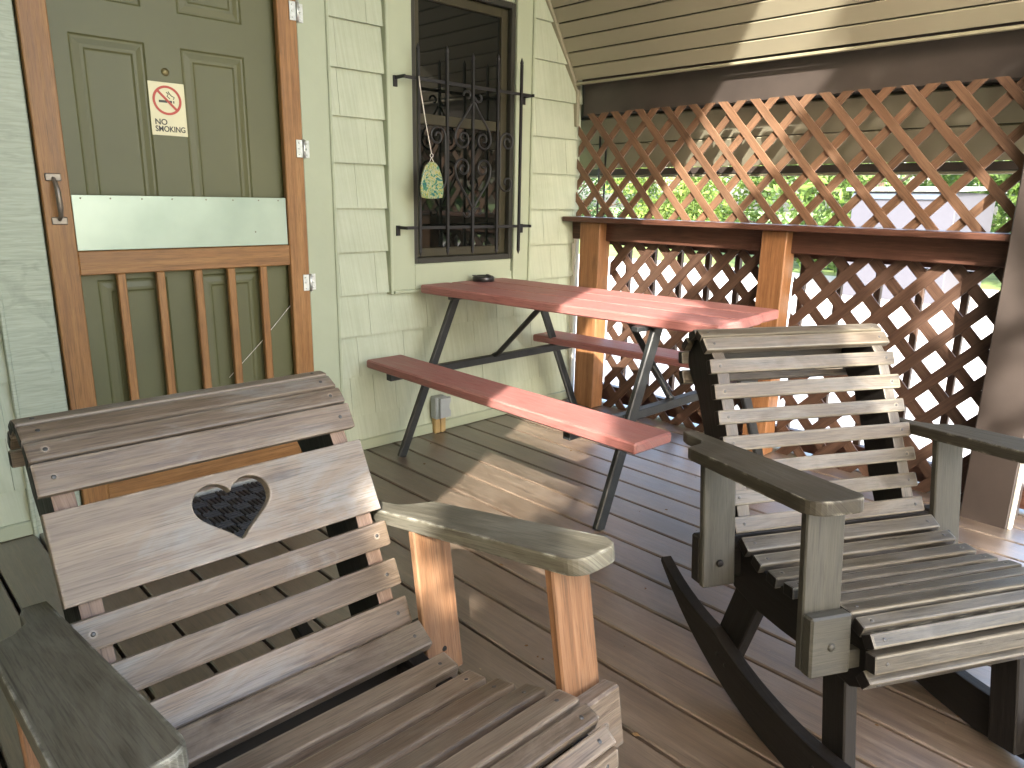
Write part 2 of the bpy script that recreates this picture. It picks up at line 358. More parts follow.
def tag(o, label=None, cat=None, group=None, kind=None):
    if label: o['label'] = label
    if cat: o['category'] = cat
    if group: o['group'] = group
    if kind: o['kind'] = kind
    return o
def thing(name, label, cat, loc=(0, 0, 0), rz=0, group=None):
    o = bpy.data.objects.new(name, None); COL.objects.link(o); o.location = loc; o.rotation_euler = (0, 0, rz)
    o.empty_display_size = .1
    return tag(o, label, cat, group)
def local(parent_loc):
    return Matrix.Translation(-Vector(parent_loc))
def shift(mb, d):
    d = Vector(d); mb.v = [v-d for v in mb.v]; return mb

# ------------------------------------------------------------------ camera (solved from the photograph's vanishing lines)
CAM = Vector((-0.56928224, -2.79268323, 1.14140225))
yaw, pitch, roll = math.radians(43.99271932), math.radians(14.26930079), math.radians(1.06664652)
fw = Vector((math.sin(yaw)*math.cos(pitch), math.cos(yaw)*math.cos(pitch), -math.sin(pitch)))
rt = Vector((math.cos(yaw), -math.sin(yaw), 0)); upv = rt.cross(fw)
r2 = rt*math.cos(roll)+upv*math.sin(roll); u2 = -rt*math.sin(roll)+upv*math.cos(roll)
cam = bpy.data.cameras.new('camera'); co = bpy.data.objects.new('camera', cam); COL.objects.link(co)
mt = Matrix((r2, u2, -fw)).transposed().to_4x4(); mt.translation = CAM; co.matrix_world = mt
cam.sensor_fit = 'HORIZONTAL'; cam.sensor_width = 36; cam.lens = 728.03*36/1024; cam.clip_start = .02; cam.clip_end = 500
scene.camera = co

# ------------------------------------------------------------------ setting: ground, deck
def sheet(name, x0, x1, y0, y1, z, m, n=1):
    mb = MB()
    mb.v = [Vector((x0, y0, z)), Vector((x1, y0, z)), Vector((x1, y1, z)), Vector((x0, y1, z))]
    mb.f = [[0, 1, 2, 3]]; mb.mi = [0]; mb.sm = [False]; mb.uv = [[(0, 0)]*4]
    return mb.build(name, m)
GZ = -.55
tag(sheet('ground', -150, 150, -150, 150, GZ, M['grass']), kind='structure')
tag(sheet('patio', -9, 3.38, -13, -5.3, GZ+.004, M['gravel']), kind='structure')  # unseen pale ground added to bounce sunlight into the shaded porch
tag(sheet('driveway', 3.4, 17.5, -60, 60, GZ+.004, M['gravel']), kind='structure')

deck = MB()
PITCH = .1468; X0 = 1.762
k = -7
while X0+k*PITCH < 2.75: k += 1
kmax = k
for k in range(-30, kmax):
    xa = X0+k*PITCH; xb = xa+PITCH
    if xb > 2.8: continue
    deck.box(((xa+xb)/2, -2.6, -.014), (PITCH-.0095, 5.2, .028), bevel=.0035, grain=1, m=M['deck'])
deck.box((.2, -2.6, -.13), (5.2, 5.18, .16), bevel=0, grain=1, m=M['soffit_back'])
deck.build('deck', None)
tag(bpy.data.objects['deck'], kind='structure')

# ------------------------------------------------------------------ house wall
WALL = thing('house_wall', 'pale sage house wall clad in rough shake siding behind the picnic table', 'wall', (.5, 0, 0))
WL = Vector((.5, 0, 0))
openings = [(-.06, .985, -.1, 2.16), (1.40, 2.145, .775, 2.14)]   # door, window (x0,x1,z0,z1)
def pieces(x0, x1, z0, z1):
    out = [(x0, x1, z0, z1)]
    for (a, b, c, d) in openings:
        nxt = []
        for (p, q, r, s) in out:
            if q <= a or p >= b or s <= c or r >= d: nxt.append((p, q, r, s)); continue
            if p < a: nxt.append((p, a, r, s))
            if q > b: nxt.append((b, q, r, s))
            m0, m1 = max(p, a), min(q, b)
            if r < c: nxt.append((m0, m1, r, c))
            if s > d: nxt.append((m0, m1, d, s))
        out = nxt
    return out
sid = MB(); EXP = .1845
rnd = random.Random(3)
zs = [1.09+i*EXP for i in range(-6, 18)]
for zi in zs:
    z0, z1 = max(zi, .02), zi+EXP
    if z1 < .03: continue
    x = -2.7+rnd.uniform(-.1, 0)
    # roofline limits
    while x < 2.60:
        w = rnd.choice([.12, .16, .2, .25, .3, .18]); xe = min(x+w, 2.60)
        th = rnd.uniform(.0, .0016); gap = rnd.choice([.0008, .0012, .002])
        ou, ov = rnd.uniform(0, 40), rnd.uniform(0, 40)
        for (a, b, c, d) in pieces(x+gap/2, xe-gap/2, z0, z1):
            if b-a < .003 or d-c < .003: continue
            if 5.87-1.62*b < c-.2 or 3.43+.91*a < c-.2: continue
            def yo(z): return -(.002+th+.019*(1-(z-zi)/EXP))
            base = len(sid.v); dd = d+.0
            sid.v += [Vector((a, yo(c), c)), Vector((b, yo(c), c)), Vector((b, yo(dd), dd)), Vector((a, yo(dd), dd)),
                      Vector((a, .004, c)), Vector((b, .004, c)), Vector((b, .004, dd)), Vector((a, .004, dd))]
            for fc in ([0, 1, 2, 3], [4, 5, 1, 0], [1, 5, 6, 2], [4, 0, 3, 7]):
                sid.f.append([base+i for i in fc]); sid.mi.append(0); sid.sm.append(False)
                sid.uv.append([(ou+sid.v[base+i].z, ov+sid.v[base+i].x+sid.v[base+i].y) for i in fc])
        x = xe
shift(sid, WL).build('siding', M['siding'], WALL)
bk = MB()
for (a, b, c, d) in pieces(-2.7, 2.62, -.2, 4.6):
    bk.box(((a+b)/2, .055, (c+d)/2), (b-a, .1, d-c), bevel=0)
shift(bk, WL).build('wall_sheathing', M['casing'], WALL)
bt = MB(); bt.box((1.82, -.014, .026), (1.55, .03, .05), bevel=.004); bt.box((-1.42, -.014, .026), (2.56, .03, .05), bevel=.004)
shift(bt, WL).build('base_trim', M['casing'], WALL)
ct = MB(); ct.box((2.588, -.018, .52), (.03, .035, 1.02), bevel=.003)
shift(ct, WL).build('corner_trim', M['white'], WALL)
jt = MB()
jt.box((2.556, -.016, 1.635), (.022, .03, .22), bevel=.003)
jt.bar((2.556, -.016, 1.71), (1.6, -.016, 3.258), .03, .028, up=(.85, 0, .53), bevel=.003)
shift(jt, WL).build('rake_trim', M['lip'], WALL)
dc = MB()
dc.box((.9885, -.014, 1.05), (.137, .036, 2.2), bevel=.003); dc.box((1.050, -.017, 1.05), (.014, .046, 2.2), bevel=.003)
dc.box((.455, -.014, 2.2), (1.2, .036, .13), bevel=.003)
shift(dc, WL).build('door_casing', M['casing'], WALL)
dc = MB(); dc.box((-.076, -.014, 1.05), (.142, .036, 2.2), bevel=.003); dc.box((-.1505, -.017, 1.05), (.014, .046, 2.2), bevel=.003)
shift(dc, WL).build('door_casing', M['casing_left'], WALL)
wc = MB()
wc.box((1.3965, -.012, 1.43), (.125, .04, 1.41), bevel=.003); wc.box((2.142, -.012, 1.43), (.105, .04, 1.41), bevel=.003)
wc.box((1.765, -.012, .7825), (.610, .04, .115), bevel=.003); wc.box((1.765, -.012, 2.1), (.610, .04, .1), bevel=.003)
wc.box((1.327, -.018, 1.43), (.014, .046, 1.44), bevel=.003); wc.box((2.2015, -.018, 1.43), (.014, .046, 1.44), bevel=.003)
wc.box((1.764, -.018, .718), (.846, .044, .014), bevel=.003)
shift(wc, WL).build('window_casing', M['casing'], WALL)

# ------------------------------------------------------------------ entry door with sunk panels
ED = thing('entry_door', 'olive green panelled front door behind the wooden screen door', 'door', (.457, 0, 0))
EL = Vector((.457, 0, 0))
def door_slab():
    mb = MB()
    xs0, xs1 = -.055, .975
    pan = [(.14, .37, .2, .845), (.487, .717, .2, .845), (.14, .37, 1.0, 1.63), (.487, .717, 1.0, 1.63), (.14, .37, 1.74, 2.0), (.487, .717, 1.74, 2.0)]
    xb = sorted({xs0, xs1}|{p[0] for p in pan}|{p[1] for p in pan}); zb = sorted({0, 2.15}|{p[2] for p in pan}|{p[3] for p in pan})
    def quad(vs):
        b = len(mb.v); mb.v += [Vector(v) for v in vs]; mb.f.append([b, b+1, b+2, b+3]); mb.mi.append(0); mb.sm.append(False); mb.uv.append([(0, 0)]*4)
    for i in range(len(xb)-1):
        for j in range(len(zb)-1):
            cx, cz = (xb[i]+xb[i+1])/2, (zb[j]+zb[j+1])/2
            if any(p[0] < cx < p[1] and p[2] < cz < p[3] for p in pan): continue
            quad([(xb[i], 0, zb[j]), (xb[i+1], 0, zb[j]), (xb[i+1], 0, zb[j+1]), (xb[i], 0, zb[j+1])])
    for (a, b, c, d) in pan:
        rings = [(0, 0), (.006, .005), (.012, .0058), (.03, .002), (.040, .0024), (.046, .0065), (.052, .007)]
        for (i0, y0), (i1, y1) in zip(rings, rings[1:]):
            o = [(a+i0, y0, c+i0), (b-i0, y0, c+i0), (b-i0, y0, d-i0), (a+i0, y0, d-i0)]
            n = [(a+i1, y1, c+i1), (b-i1, y1, c+i1), (b-i1, y1, d-i1), (a+i1, y1, d-i1)]
            for q in range(4): quad([o[q], o[(q+1) % 4], n[(q+1) % 4], n[q]])
        quad(n)
    quad([(xs0, .04, 0), (xs0, .04, 2.15), (xs1, .04, 2.15), (xs1, .04, 0)])
    return mb
shift(door_slab(), EL).build('panelled_slab', M['door'], ED)
ph = MB(); ph.lathe([(0, -.006), (.006, -.006), (.009, -.003), (.013, -.0015), (.014, .001)], (.43, 0, 1.545), (0, 1, 0), m=M['brass_dull'])
shift(ph, EL).build('peephole', None, ED)
ts = MB(); ts.box((.457, -.035, .012), (.92, .1, .024), bevel=.004)
shift(ts, EL).build('threshold', M['galv'], ED)

# sticker sign
SG = thing('no_smoking_sign', 'cream no smoking sticker with red prohibition ring on the olive door', 'sign', (.428, -.002, 1.334))
sl = Vector((.428, -.002, 1.334))
sb = MB(); sb.box((.428, -.0015, 1.423), (.121, .002, .176), bevel=.0008)
shift(sb, sl).build('sticker', M['sign'], SG)
def ring_mesh(mb, c, r0, r1, y, n=40):
    b = len(mb.v)
    for k in range(n):
        a = 2*PI*k/n
        for yy in (y, y+.0008):
            mb.v += [Vector((c[0]+r0*math.cos(a), yy, c[1]+r0*math.sin(a))), Vector((c[0]+r1*math.cos(a), yy, c[1]+r1*math.sin(a)))]
    for k in range(n):
        i, j = b+4*k, b+4*((k+1) % n)
        for q in ([i, i+1, j+1, j], [i+1, i+3, j+3, j+1], [i+2, i, j, j+2]):
            mb.f.append(q); mb.mi.append(0); mb.sm.append(False); mb.uv.append([(0, 0)]*4)
rg = MB(); cz = 1.452
ring_mesh(rg, (.427, cz), .0405, .0485, -.0036)
rg.box((.427, -.0033, cz), (.083, .0008, .008), Matrix.Rotation(math.radians(45), 3, 'Y'), bevel=0)
shift(rg, sl).build('prohibition_ring', M['sign_red'], SG)
cg = MB()
cg.box((.413, -.0026, cz-.004), (.028, .0008, .008), bevel=0); cg.box((.437, -.0026, cz-.004), (.012, .0008, .008), bevel=0); cg.box((.449, -.0026, cz-.004), (.004, .0008, .008), bevel=0)
for off in (0, .01):
    cg.tube([(.437+off*.6, -.0028, cz+.006+off*.6), (.428+off, -.0028, cz+.014+off*.6), (.433+off, -.0028, cz+.021+off*.4), (.426+off, -.0028, cz+.027+off*.3)] if off == 0 else
            [(.449, -.0028, cz+.005), (.452, -.0028, cz+.012), (.443, -.0028, cz+.016), (.437, -.0028, cz+.022), (.433, -.0028, cz+.030)], .0016, 5)
shift(cg, sl).build('cigarette_symbol', M['sign_black'], SG)
def text_mesh(txt, size, loc, rot, mat, name, parent, extrude=.0006, align='LEFT', bold=.0):
    cu = bpy.data.curves.new(name, 'FONT'); cu.body = txt; cu.size = size; cu.extrude = extrude; cu.align_x = align; cu.offset = bold
    t = bpy.data.objects.new(name+'_tmp', cu); COL.objects.link(t)
    bpy.context.view_layer.update()
    me = bpy.data.meshes.new_from_object(t.evaluated_get(bpy.context.evaluated_depsgraph_get()))
    COL.objects.unlink(t); bpy.data.objects.remove(t); bpy.data.curves.remove(cu)
    me.materials.clear(); me.materials.append(mat)
    o = bpy.data.objects.new(name, me); COL.objects.link(o); o.parent = parent; o.location = loc; o.rotation_euler = rot
    return o
text_mesh('NO', .0265, (-.049, -.0016, .037), (PI/2, 0, 0), M['sign_black'], 'lettering', SG, bold=.0004)
tx = text_mesh('SMOKING', .0265, (-.049, -.0016, .014), (PI/2, 0, 0), M['sign_black'], 'lettering', SG, bold=.0004)
tx.scale = (.86, 1, 1)

# ------------------------------------------------------------------ screen door
SD = thing('screen_door', 'brown wooden screen door with white metal push plate and baluster bottom', 'screen door', (.457, -.035, 0))
dl = Vector((.457, -.035, 0)); ydoor = -.033
f = MB(); th = .028
f.box((.0405, ydoor, 1.08), (.081, th, 2.1), bevel=.003, grain=2); f.box((.874, ydoor, 1.08), (.080, th, 2.1), bevel=.003, grain=2)
f.box((.4575, ydoor, .907), (.753, th-.003, .079), bevel=.003, grain=0); f.box((.4575, ydoor, .085), (.753, th-.003, .11), bevel=.003, grain=0)
f.box((.4575, ydoor, 2.09), (.753, th-.003, .08), bevel=.003, grain=0)
shift(f, dl).build('door_frame', M['screen_wood'], SD)
for bx in (.206, .335, .468, .592, .720):
    b = MB(); b.box((bx, ydoor, .504), (.029, .022, .727), bevel=.003, grain=2); shift(b, dl).build('baluster', M['screen_wood'], SD)
pl = MB(); pl.box((.4575, ydoor-.004, 1.0385), (.748, .003, .180), bevel=.001)
shift(pl, dl).build('push_plate', M['plate'], SD)
rv = MB()
for px_ in (.11, .2, .3, .4, .52, .62, .72, .8):
    rv.lathe([(0, -.002), (.0022, -.0017), (.003, 0)], (px_, ydoor-.0055, 1.118), (0, 1, 0), n=8)
rv.lathe([(0, -.002), (.0022, -.0017), (.003, 0)], (.70, ydoor-.0055, 1.0), (0, 1, 0), n=8)
shift(rv, dl).build('tack', M['pewter'], SD)
hd = MB()
yy = ydoor-th/2
hd.box((.037, yy-.003, 1.182), (.046, .006, .024), bevel=.003); hd.box((.040, yy-.003, 1.046), (.046, .006, .024), bevel=.003)
hd.tube([(.037, yy-.004, 1.178), (.037, yy-.024, 1.165), (.038, yy-.036, 1.14), (.039, yy-.037, 1.09), (.040, yy-.026, 1.063), (.040, yy-.004, 1.05)], .006, 10, radii=[.006, .007, .0085, .0085, .007, .006])
shift(hd, dl).build('pull_handle', M['pewter'], SD)
for hz in (1.811, 1.317, .793):
    h = MB()
    for sx in (-1, 1):
        h.box((.915+sx*.019, yy-.0032-(.0 if sx < 0 else -.016), hz), (.026, .003, .066), bevel=.001)
        for dz in (-.022, 0, .022): h.lathe([(0, -.002), (.004, -.001), (.0045, .0005)], (.915+sx*.02, yy-.0045-(.0 if sx < 0 else -.016), hz+dz), (0, 1, 0), n=8)
    h.tube([(.915, yy-.006, hz-.035), (.915, yy-.006, hz+.035)], .0065, 10)
    shift(h, dl).build('hinge', M['galv'], SD)
wr = MB(); wr.tube([(.560, ydoor+.012, .44), (.70, ydoor+.012, .565), (.834, ydoor+.012, .70)], .0013, 5)
shift(wr, dl).build('loose_wire', M['cord'], SD)

# ------------------------------------------------------------------ window
WN = thing('window', 'dark window with black frame and olive sash in the sage wall', 'window', (1.77, 0, .84))
wl = Vector((1.77, 0, .84))
fr = MB()
def rect_frame(mb, x0, x1, z0, z1, w, y, t, bevel=.002, m=None):
    mb.box((x0+w/2, y, (z0+z1)/2), (w, t, z1-z0), bevel=bevel, m=m); mb.box((x1-w/2, y, (z0+z1)/2), (w, t, z1-z0), bevel=bevel, m=m)
    mb.box(((x0+x1)/2, y, z0+w/2), (x1-x0-2*w, t-.002, w), bevel=bevel, m=m); mb.box(((x0+x1)/2, y, z1-w/2), (x1-x0-2*w, t-.002, w), bevel=bevel, m=m)
rect_frame(fr, 1.4595, 2.089, .84, 2.05, .026, -.006, .03)
shift(fr, wl).build('storm_frame', M['sash'], WN)
so = MB()
rect_frame(so, 1.487, 2.062, .868, 2.022, .04, .018, .02)
so.box((1.7745, .018, 1.485), (.493, .02, .045), bevel=.002)
shift(so, wl).build('sash', M['sash_olive'], WN)
gl = MB(); gl.box((1.7745, .026, 1.445), (.51, .006, 1.09), bevel=0)
shift(gl, wl).build('glass_pane', M['glass'], WN)
bl = MB(); bl.box((1.7745, .05, 1.445), (.64, .03, 1.25), bevel=0); shift(bl, wl).build('blind', M['sash'], WN)

# ------------------------------------------------------------------ wrought iron grille
GR = thing('window_grille', 'black wrought iron grille with heart scrolls standing off the window', 'grille', (1.75, 0, .88))
gl_ = Vector((1.75, 0, .88)); Y = -.1
BX = [1.440, 1.598, 1.749, 1.904, 2.057]
for bx, zt, zb in zip(BX, (1.775, 1.785, 1.775, 1.793, 1.796), (.879, .878, .876, .87, .869)):
    g = MB(); g.box((bx, Y, (zt+zb)/2), (.0125, .0125, zt-zb-.06), bevel=.001)
    for zz, sg in ((zt, 1), (zb, -1)):
        g.lathe([(.0062, -sg*.031), (.009, -sg*.028), (.0085, -sg*.02), (.0005, 0)], (bx, Y, zz), n=10)
    shift(g, gl_).build('bar', M['iron'], GR)
for z in (1.634, 1.008):
    g = MB(); zc = z
    g.box((1.75, Y+.009, zc), (.774, .006, .014), bevel=.001)
    g.box((1.366, -.064, zc), (.006, .09, .014), bevel=.001); g.box((2.137, -.064, zc), (.006, .09, .014), bevel=.001)
    g.box((1.366, -.036, zc-.014), (.02, .008, .045), bevel=.001); g.box((2.137, -.036, zc-.014), (.02, .008, .045), bevel=.001)
    shift(g, gl_).build('crossbar', M['iron'], GR)
def spiral(cx, cz, r0, r1, a0, turns, n=26):
    return [(cx+(r0+(r1-r0)*i/n)*math.cos(a0+turns*2*PI*i/n), cz+(r0+(r1-r0)*i/n)*math.sin(a0+turns*2*PI*i/n)) for i in range(n+1)]
def bez(p0, p1, p2, p3, n=14):
    out = []
    for i in range(n+1):
        t = i/n; a = (1-t)**3; b = 3*t*(1-t)**2; c = 3*t*t*(1-t); d = t**3
        out.append((a*p0[0]+b*p1[0]+c*p2[0]+d*p3[0], a*p0[1]+b*p1[1]+c*p2[1]+d*p3[1]))
    return out
def scroll_tube(mb, pts, y): mb.tube([(x, y, z) for x, z in pts], .0052, 6)
bc = BX[2]
for sgn, tipz, spz in ((1, 1.555, 1.405), (-1, 1.110, 1.275)):     # heart pointing up, heart pointing down
    g = MB()
    for sx in (-1, 1):
        up = 1 if sgn > 0 else -1
        # small curl beyond the tip, straight side, round shoulder, spiral eye
        curl = [(bc+sx*(.006), tipz-up*.01)]
        curl = spiral(bc+sx*.034, tipz+up*.035, .008, .026, PI/2*up if sx > 0 else PI/2*up+PI, (-.75 if sx*up > 0 else .75)*1.0, 16)
        side = bez((bc+sx*.008, tipz+up*.012), (bc+sx*.035, tipz-up*.05), (bc+sx*.112, tipz-up*.10), (bc+sx*.108, spz), 16)
        a0 = 0 if sx > 0 else PI
        eye = spiral(bc+sx*.062, spz, .046, .008, a0, (-1.35 if sx*up > 0 else 1.35), 34)
        scroll_tube(g, side+eye[1:], Y-.004)
        scroll_tube(g, curl, Y-.004)
    shift(g, gl_).build('heart_scroll', M['iron'], GR)
for sx, bx in ((1, BX[3]), (-1, BX[1])):
    g = MB()
    x0 = bx+sx*.014
    mid = bez((x0, 1.372), (x0, 1.34), (x0, 1.27), (x0, 1.235), 8)
    top = spiral(x0+sx*.046, 1.405, .010, .046, 0 if sx > 0 else PI, (1.5 if sx > 0 else -1.5), 34)
    bot = spiral(x0+sx*.046, 1.215, .046, .010, PI if sx > 0 else 0, (1.15 if sx > 0 else -1.15), 30)
    scroll_tube(g, top+mid[1:-1]+bot, Y-.004)
    shift(g, gl_).build('side_scroll', M['iron'], GR)

# hanging glazed ornament
HO = thing('hanging_ornament', 'green and yellow swirled glass ornament hanging on a cord from the grille', 'ornament', (1.462, -.16, 1.14))
hl = Vector((1.462, -.16, 1.14))
c = MB(); c.tube([(1.438, -.108, 1.64), (1.43, -.125, 1.60), (1.44, -.15, 1.45), (1.462, -.16, 1.325)], .0022, 6)
c.tube([(1.462+.008*math.sin(a), -.16, 1.317+.008*math.cos(a)) for a in [i*PI/6 for i in range(13)]], .0015, 5)
c.tube([(1.462, -.16, 1.31), (1.447, -.16, 1.283)], .0013, 5); c.tube([(1.462, -.16, 1.31), (1.477, -.16, 1.283)], .0013, 5)
shift(c, hl).build('hanging_cord', M['cord'], HO)
op = [(-.056, .0), (-.062, .03), (-.06, .06), (-.05, .1), (-.036, .132), (-.018, .148), (0, .152), (.018, .148), (.036, .132), (.05, .1), (.06, .06), (.062, .03), (.056, 0), (.03, -.004), (0, -.005), (-.03, -.004)]
d = MB(); d.prism(op, .012, Matrix.Translation((0, 0, 0)) @ Matrix.Rotation(PI/2, 4, 'X'), bevel=.004)
d.build('glazed_pendant', M['ornament'], HO)

# ------------------------------------------------------------------ ceiling and roof (steep gable over the porch)
def slope_boards(x_lo, x_hi, zf, sl, y0, y1, name_m, inv, bw=.0737):
    """soffit strips running along y on the plane z = zf(x)"""
    mb = MB(); L = abs(x_hi-x_lo)*math.sqrt(1+sl*sl); n = int(L/bw)
    dx = (x_hi-x_lo)/n; d = Vector((1, 0, sl)).normalized()
    nrm = Vector((-sl, 0, 1)).normalized()
    if nrm.z < 0: nrm = -nrm
    for i in range(n):
        xa, xb = x_lo+dx*i, x_lo+dx*(i+1); p = Vector((xa, 0, zf(xa))); q = Vector((xb, 0, zf(xb)))
        c = (p+q)/2; w = (q-p).length-.007
        x = (q-p).normalized(); z = nrm; y = z.cross(x)
        mb.box(c+nrm*.006+Vector((0, (y0+y1)/2, 0)), (w, y1-y0, .012), Matrix((x, y, z)).transposed(), bevel=.002, m=M['soffit'])
    a, b = Vector((x_lo, 0, zf(x_lo))), Vector((x_hi, 0, zf(x_hi)))
    x = (b-a).normalized(); y = nrm.cross(x)
    mb.box((a+b)/2+nrm*.02+Vector((0, (y0+y1)/2, 0)), ((b-a).length, y1-y0, .012), Matrix((x, y, nrm)).transposed(), bevel=0, m=M['soffit_back'])
    return mb
zr = lambda x: 5.85-1.62*x
zl = lambda x: 3.41+.91*x
YF = -3.3; XR = .9644
cb = slope_boards(2.53, XR, zr, -1.62, YF, .0, None, 1)
cb.build('ceiling', None); tag(bpy.data.objects['ceiling'], kind='structure')
cb = slope_boards(-2.6, XR, zl, .91, YF, .0, None, 1)
cb.build('ceiling', None); tag(bpy.data.objects['ceiling.001'], kind='structure')
lp = MB()
lp.bar((2.533, YF, 1.738), (2.533, -.002, 1.738), .014, .014, m=M['lip'])
tag(lp.build('soffit_edge_trim', None), 'pale beige trim along the bottom edge of the sloped soffit', 'trim')
rf = MB()
def slab(x0, x1, zf, y0, y1, off, t, m):
    a, b = Vector((x0, 0, zf(x0))), Vector((x1, 0, zf(x1))); x = (b-a).normalized(); n = Vector((-x.z, 0, x.x))
    if n.z < 0: n = -n
    y = n.cross(x); rf.box((a+b)/2+n*off+Vector((0, (y0+y1)/2, 0)), ((b-a).length, y1-y0, t), Matrix((x, y, n)).transposed(), bevel=0, m=m)
slab(2.85, .9, lambda x: zr(x)+.12, YF, 6, .06, .04, M['roof_top']); slab(-2.75, .98, lambda x: zl(x)+.1, YF, 6, .06, .04, M['roof_top'])
rf.build('roof', None); tag(bpy.data.objects['roof'], 'dark shingled gable roof sloping down over the porch', 'roof')
# outer eave beyond the lattice
ev = slope_boards(2.80, 2.642, zr, -1.62, YF, 6.0, None, 1, .14)
ev.bar((2.80, YF, 1.298), (2.80, 6, 1.298), .02, .035, m=M['brown_wrap']); ev.bar((2.806, YF, 1.274), (2.806, 6, 1.274), .024, .012, m=M['lip'])
tag(ev.build('roof_eave', None), 'beige soffit eave seen through the top of the lattice', 'eave')
# beam
bmz = MB(); bmz.box((2.619, -1.64, 1.715), (.068, 3.2, .27), bevel=.004)
tag(bmz.build('roof_beam', M['brown_wrap']), 'dark brown wrapped beam between the soffit and the lattice', 'beam')
# unseen knee wall added to block sun coming under the low left eave
kw = MB(); kw.box((-2.5, -1.65, .5), (.06, 3.2, 1.25), bevel=.003)
tag(kw.build('knee_wall', M['casing']), 'low sage board wall closing the left side of the porch', 'wall')

# ------------------------------------------------------------------ lattice side of the porch
def lattice(y0, y1, z0, z1, x, pitch, w, ph_a, ph_b, ang, front='a', t=.0075):
    """two layers of diagonal strips sawn off square with the panel; ph = where a strip meets the top edge"""
    mb = MB()
    def cut(poly, axis, val, keep_less):
        out = []
        for i in range(len(poly)):
            a, b = poly[i], poly[(i+1) % len(poly)]
            ia, ib = (a[axis] <= val) == keep_less, (b[axis] <= val) == keep_less
            if ia: out.append(a)
            if ia != ib:
                f = (val-a[axis])/(b[axis]-a[axis]); out.append((a[0]+(b[0]-a[0])*f, a[1]+(b[1]-a[1])*f))
        return out
    H = z1-z0
    for layer, sg, ph in (('a', -1, ph_a), ('b', 1, ph_b)):
        d = Vector((sg/ang, -1)).normalized(); nn = Vector((-d.y, d.x))
        for k in range(int((y0-ph-H)/pitch)-2, int((y1-ph+H)/pitch)+3):
            c = Vector((ph+k*pitch+random.uniform(-.002, .002), z1)); ww = w*random.uniform(.95, 1.05)/2
            p = [c-d*.2+nn*ww, c+d*(H*1.6)+nn*ww, c+d*(H*1.6)-nn*ww, c-d*.2-nn*ww]; p = [(q.x, q.y) for q in p]
            for ax, v, less in ((0, y0, False), (0, y1, True), (1, z0, False), (1, z1, True)):
                if p: p = cut(p, ax, v, less)
            q = []
            for v in p:
                if not q or (Vector(v)-Vector(q[-1])).length > .003: q.append(v)
            if len(q) > 2 and (Vector(q[0])-Vector(q[-1])).length < .003: q.pop()
            if len(q) < 3: continue
            area = abs(sum(q[i][0]*q[(i+1) % len(q)][1]-q[(i+1) % len(q)][0]*q[i][1] for i in range(len(q))))/2
            if area < .0015: continue
            xx = x+(t/2 if layer == front else t*1.5+.0004)+random.uniform(0, .0006)
            # local x -> world y, local y -> world z
            pl = Matrix(((0, 0, 1, xx), (1, 0, 0, 0), (0, 1, 0, 0), (0, 0, 0, 1)))
            mb.prism(q, t, pl, bevel=.001, grain_dir=(d.x, d.y))
    return mb
up = lattice(-2.15, -.028, 1.054, 1.588, 2.563, .157, .0345, -1.366, -1.366+.063, 1.1, 'a')
tag(up.build('lattice_panel', M['lattice']), 'brown diagonal lattice panel above the rail under the dark beam', 'lattice')
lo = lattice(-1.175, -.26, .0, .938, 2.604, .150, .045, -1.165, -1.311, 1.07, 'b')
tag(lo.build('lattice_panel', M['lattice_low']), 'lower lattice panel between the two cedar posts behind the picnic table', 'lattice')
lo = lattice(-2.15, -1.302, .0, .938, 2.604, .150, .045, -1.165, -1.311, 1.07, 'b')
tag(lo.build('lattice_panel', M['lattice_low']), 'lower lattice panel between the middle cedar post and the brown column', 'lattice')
RL = thing('porch_railing', 'dark red brown porch rail carrying pickets behind the lower lattice', 'railing', (2.55, -1.1, 0))
rl = Vector((2.55, -1.1, 0))
r = MB(); r.box((2.545, -1.085, 1.040), (.15, 2.14, .026), bevel=.004, grain=1); shift(r, rl).build('top_rail', M['rail'], RL)
r = MB(); r.box((2.583, -1.082, .978), (.038, 2.15, .094), bevel=.003, grain=1); shift(r, rl).build('header', M['rail'], RL)
r = MB(); r.box((2.69, -1.2, .06), (.04, 2.3, .09), bevel=.003, grain=1); r.box((2.69, -1.2, .95), (.04, 2.3, .09), bevel=.003, grain=1); shift(r, rl).build('back_rail', M['rail'], RL)
for k in range(13):
    yk = -.15-.165*k
    r = MB(); r.box((2.70, yk, .5), (.027, .027, .80), bevel=.002, grain=2); shift(r, rl).build('picket', M['lattice_low'], RL)
for (ya, yb, lab) in ((-.255, -.115, 'cedar post in the house corner at the end of the picnic table'), (-1.298, -1.18, 'cedar post in the middle of the lattice behind the rocking chair')):
    p_ = MB(); p_.box((2.556, (ya+yb)/2, .513), (.092, yb-ya, 1.026), bevel=.004, grain=2)
    shift(p_, (2.545, (ya+yb)/2, 0)); tag(p_.build('porch_post', M['post_cedar'], None, (2.545, (ya+yb)/2, 0)), lab, 'post', 'cedar posts under the rail')
CLM = thing('porch_column', 'dark brown wrapped column at the open end of the lattice', 'column', (2.54, -2.21, 0))
cl = Vector((2.54, -2.21, 0))
c_ = MB(); c_.box((2.535, -2.2075, .85), (.17, .155, 1.72), bevel=.004); shift(c_, cl).build('wrapped_post', M['brown_wrap'], CLM)
c_ = MB(); c_.box((2.47, -2.292, .85), (.03, .012, 1.70), bevel=.002); shift(c_, cl).build('edge_strip', M['white'], CLM)
cbz = MB(); cbz.tube([(2.70, -.07, 1.54), (2.70, -.075, 1.2), (2.70, -.07, .3)], .006, 6); cbz.tube([(2.70, -.115, 1.54), (2.70, -.115, .3)], .006, 6)
tag(cbz.build('cable', M['black_plastic']), 'pair of thin black cables hanging outside the lattice by the house corner', 'cable')

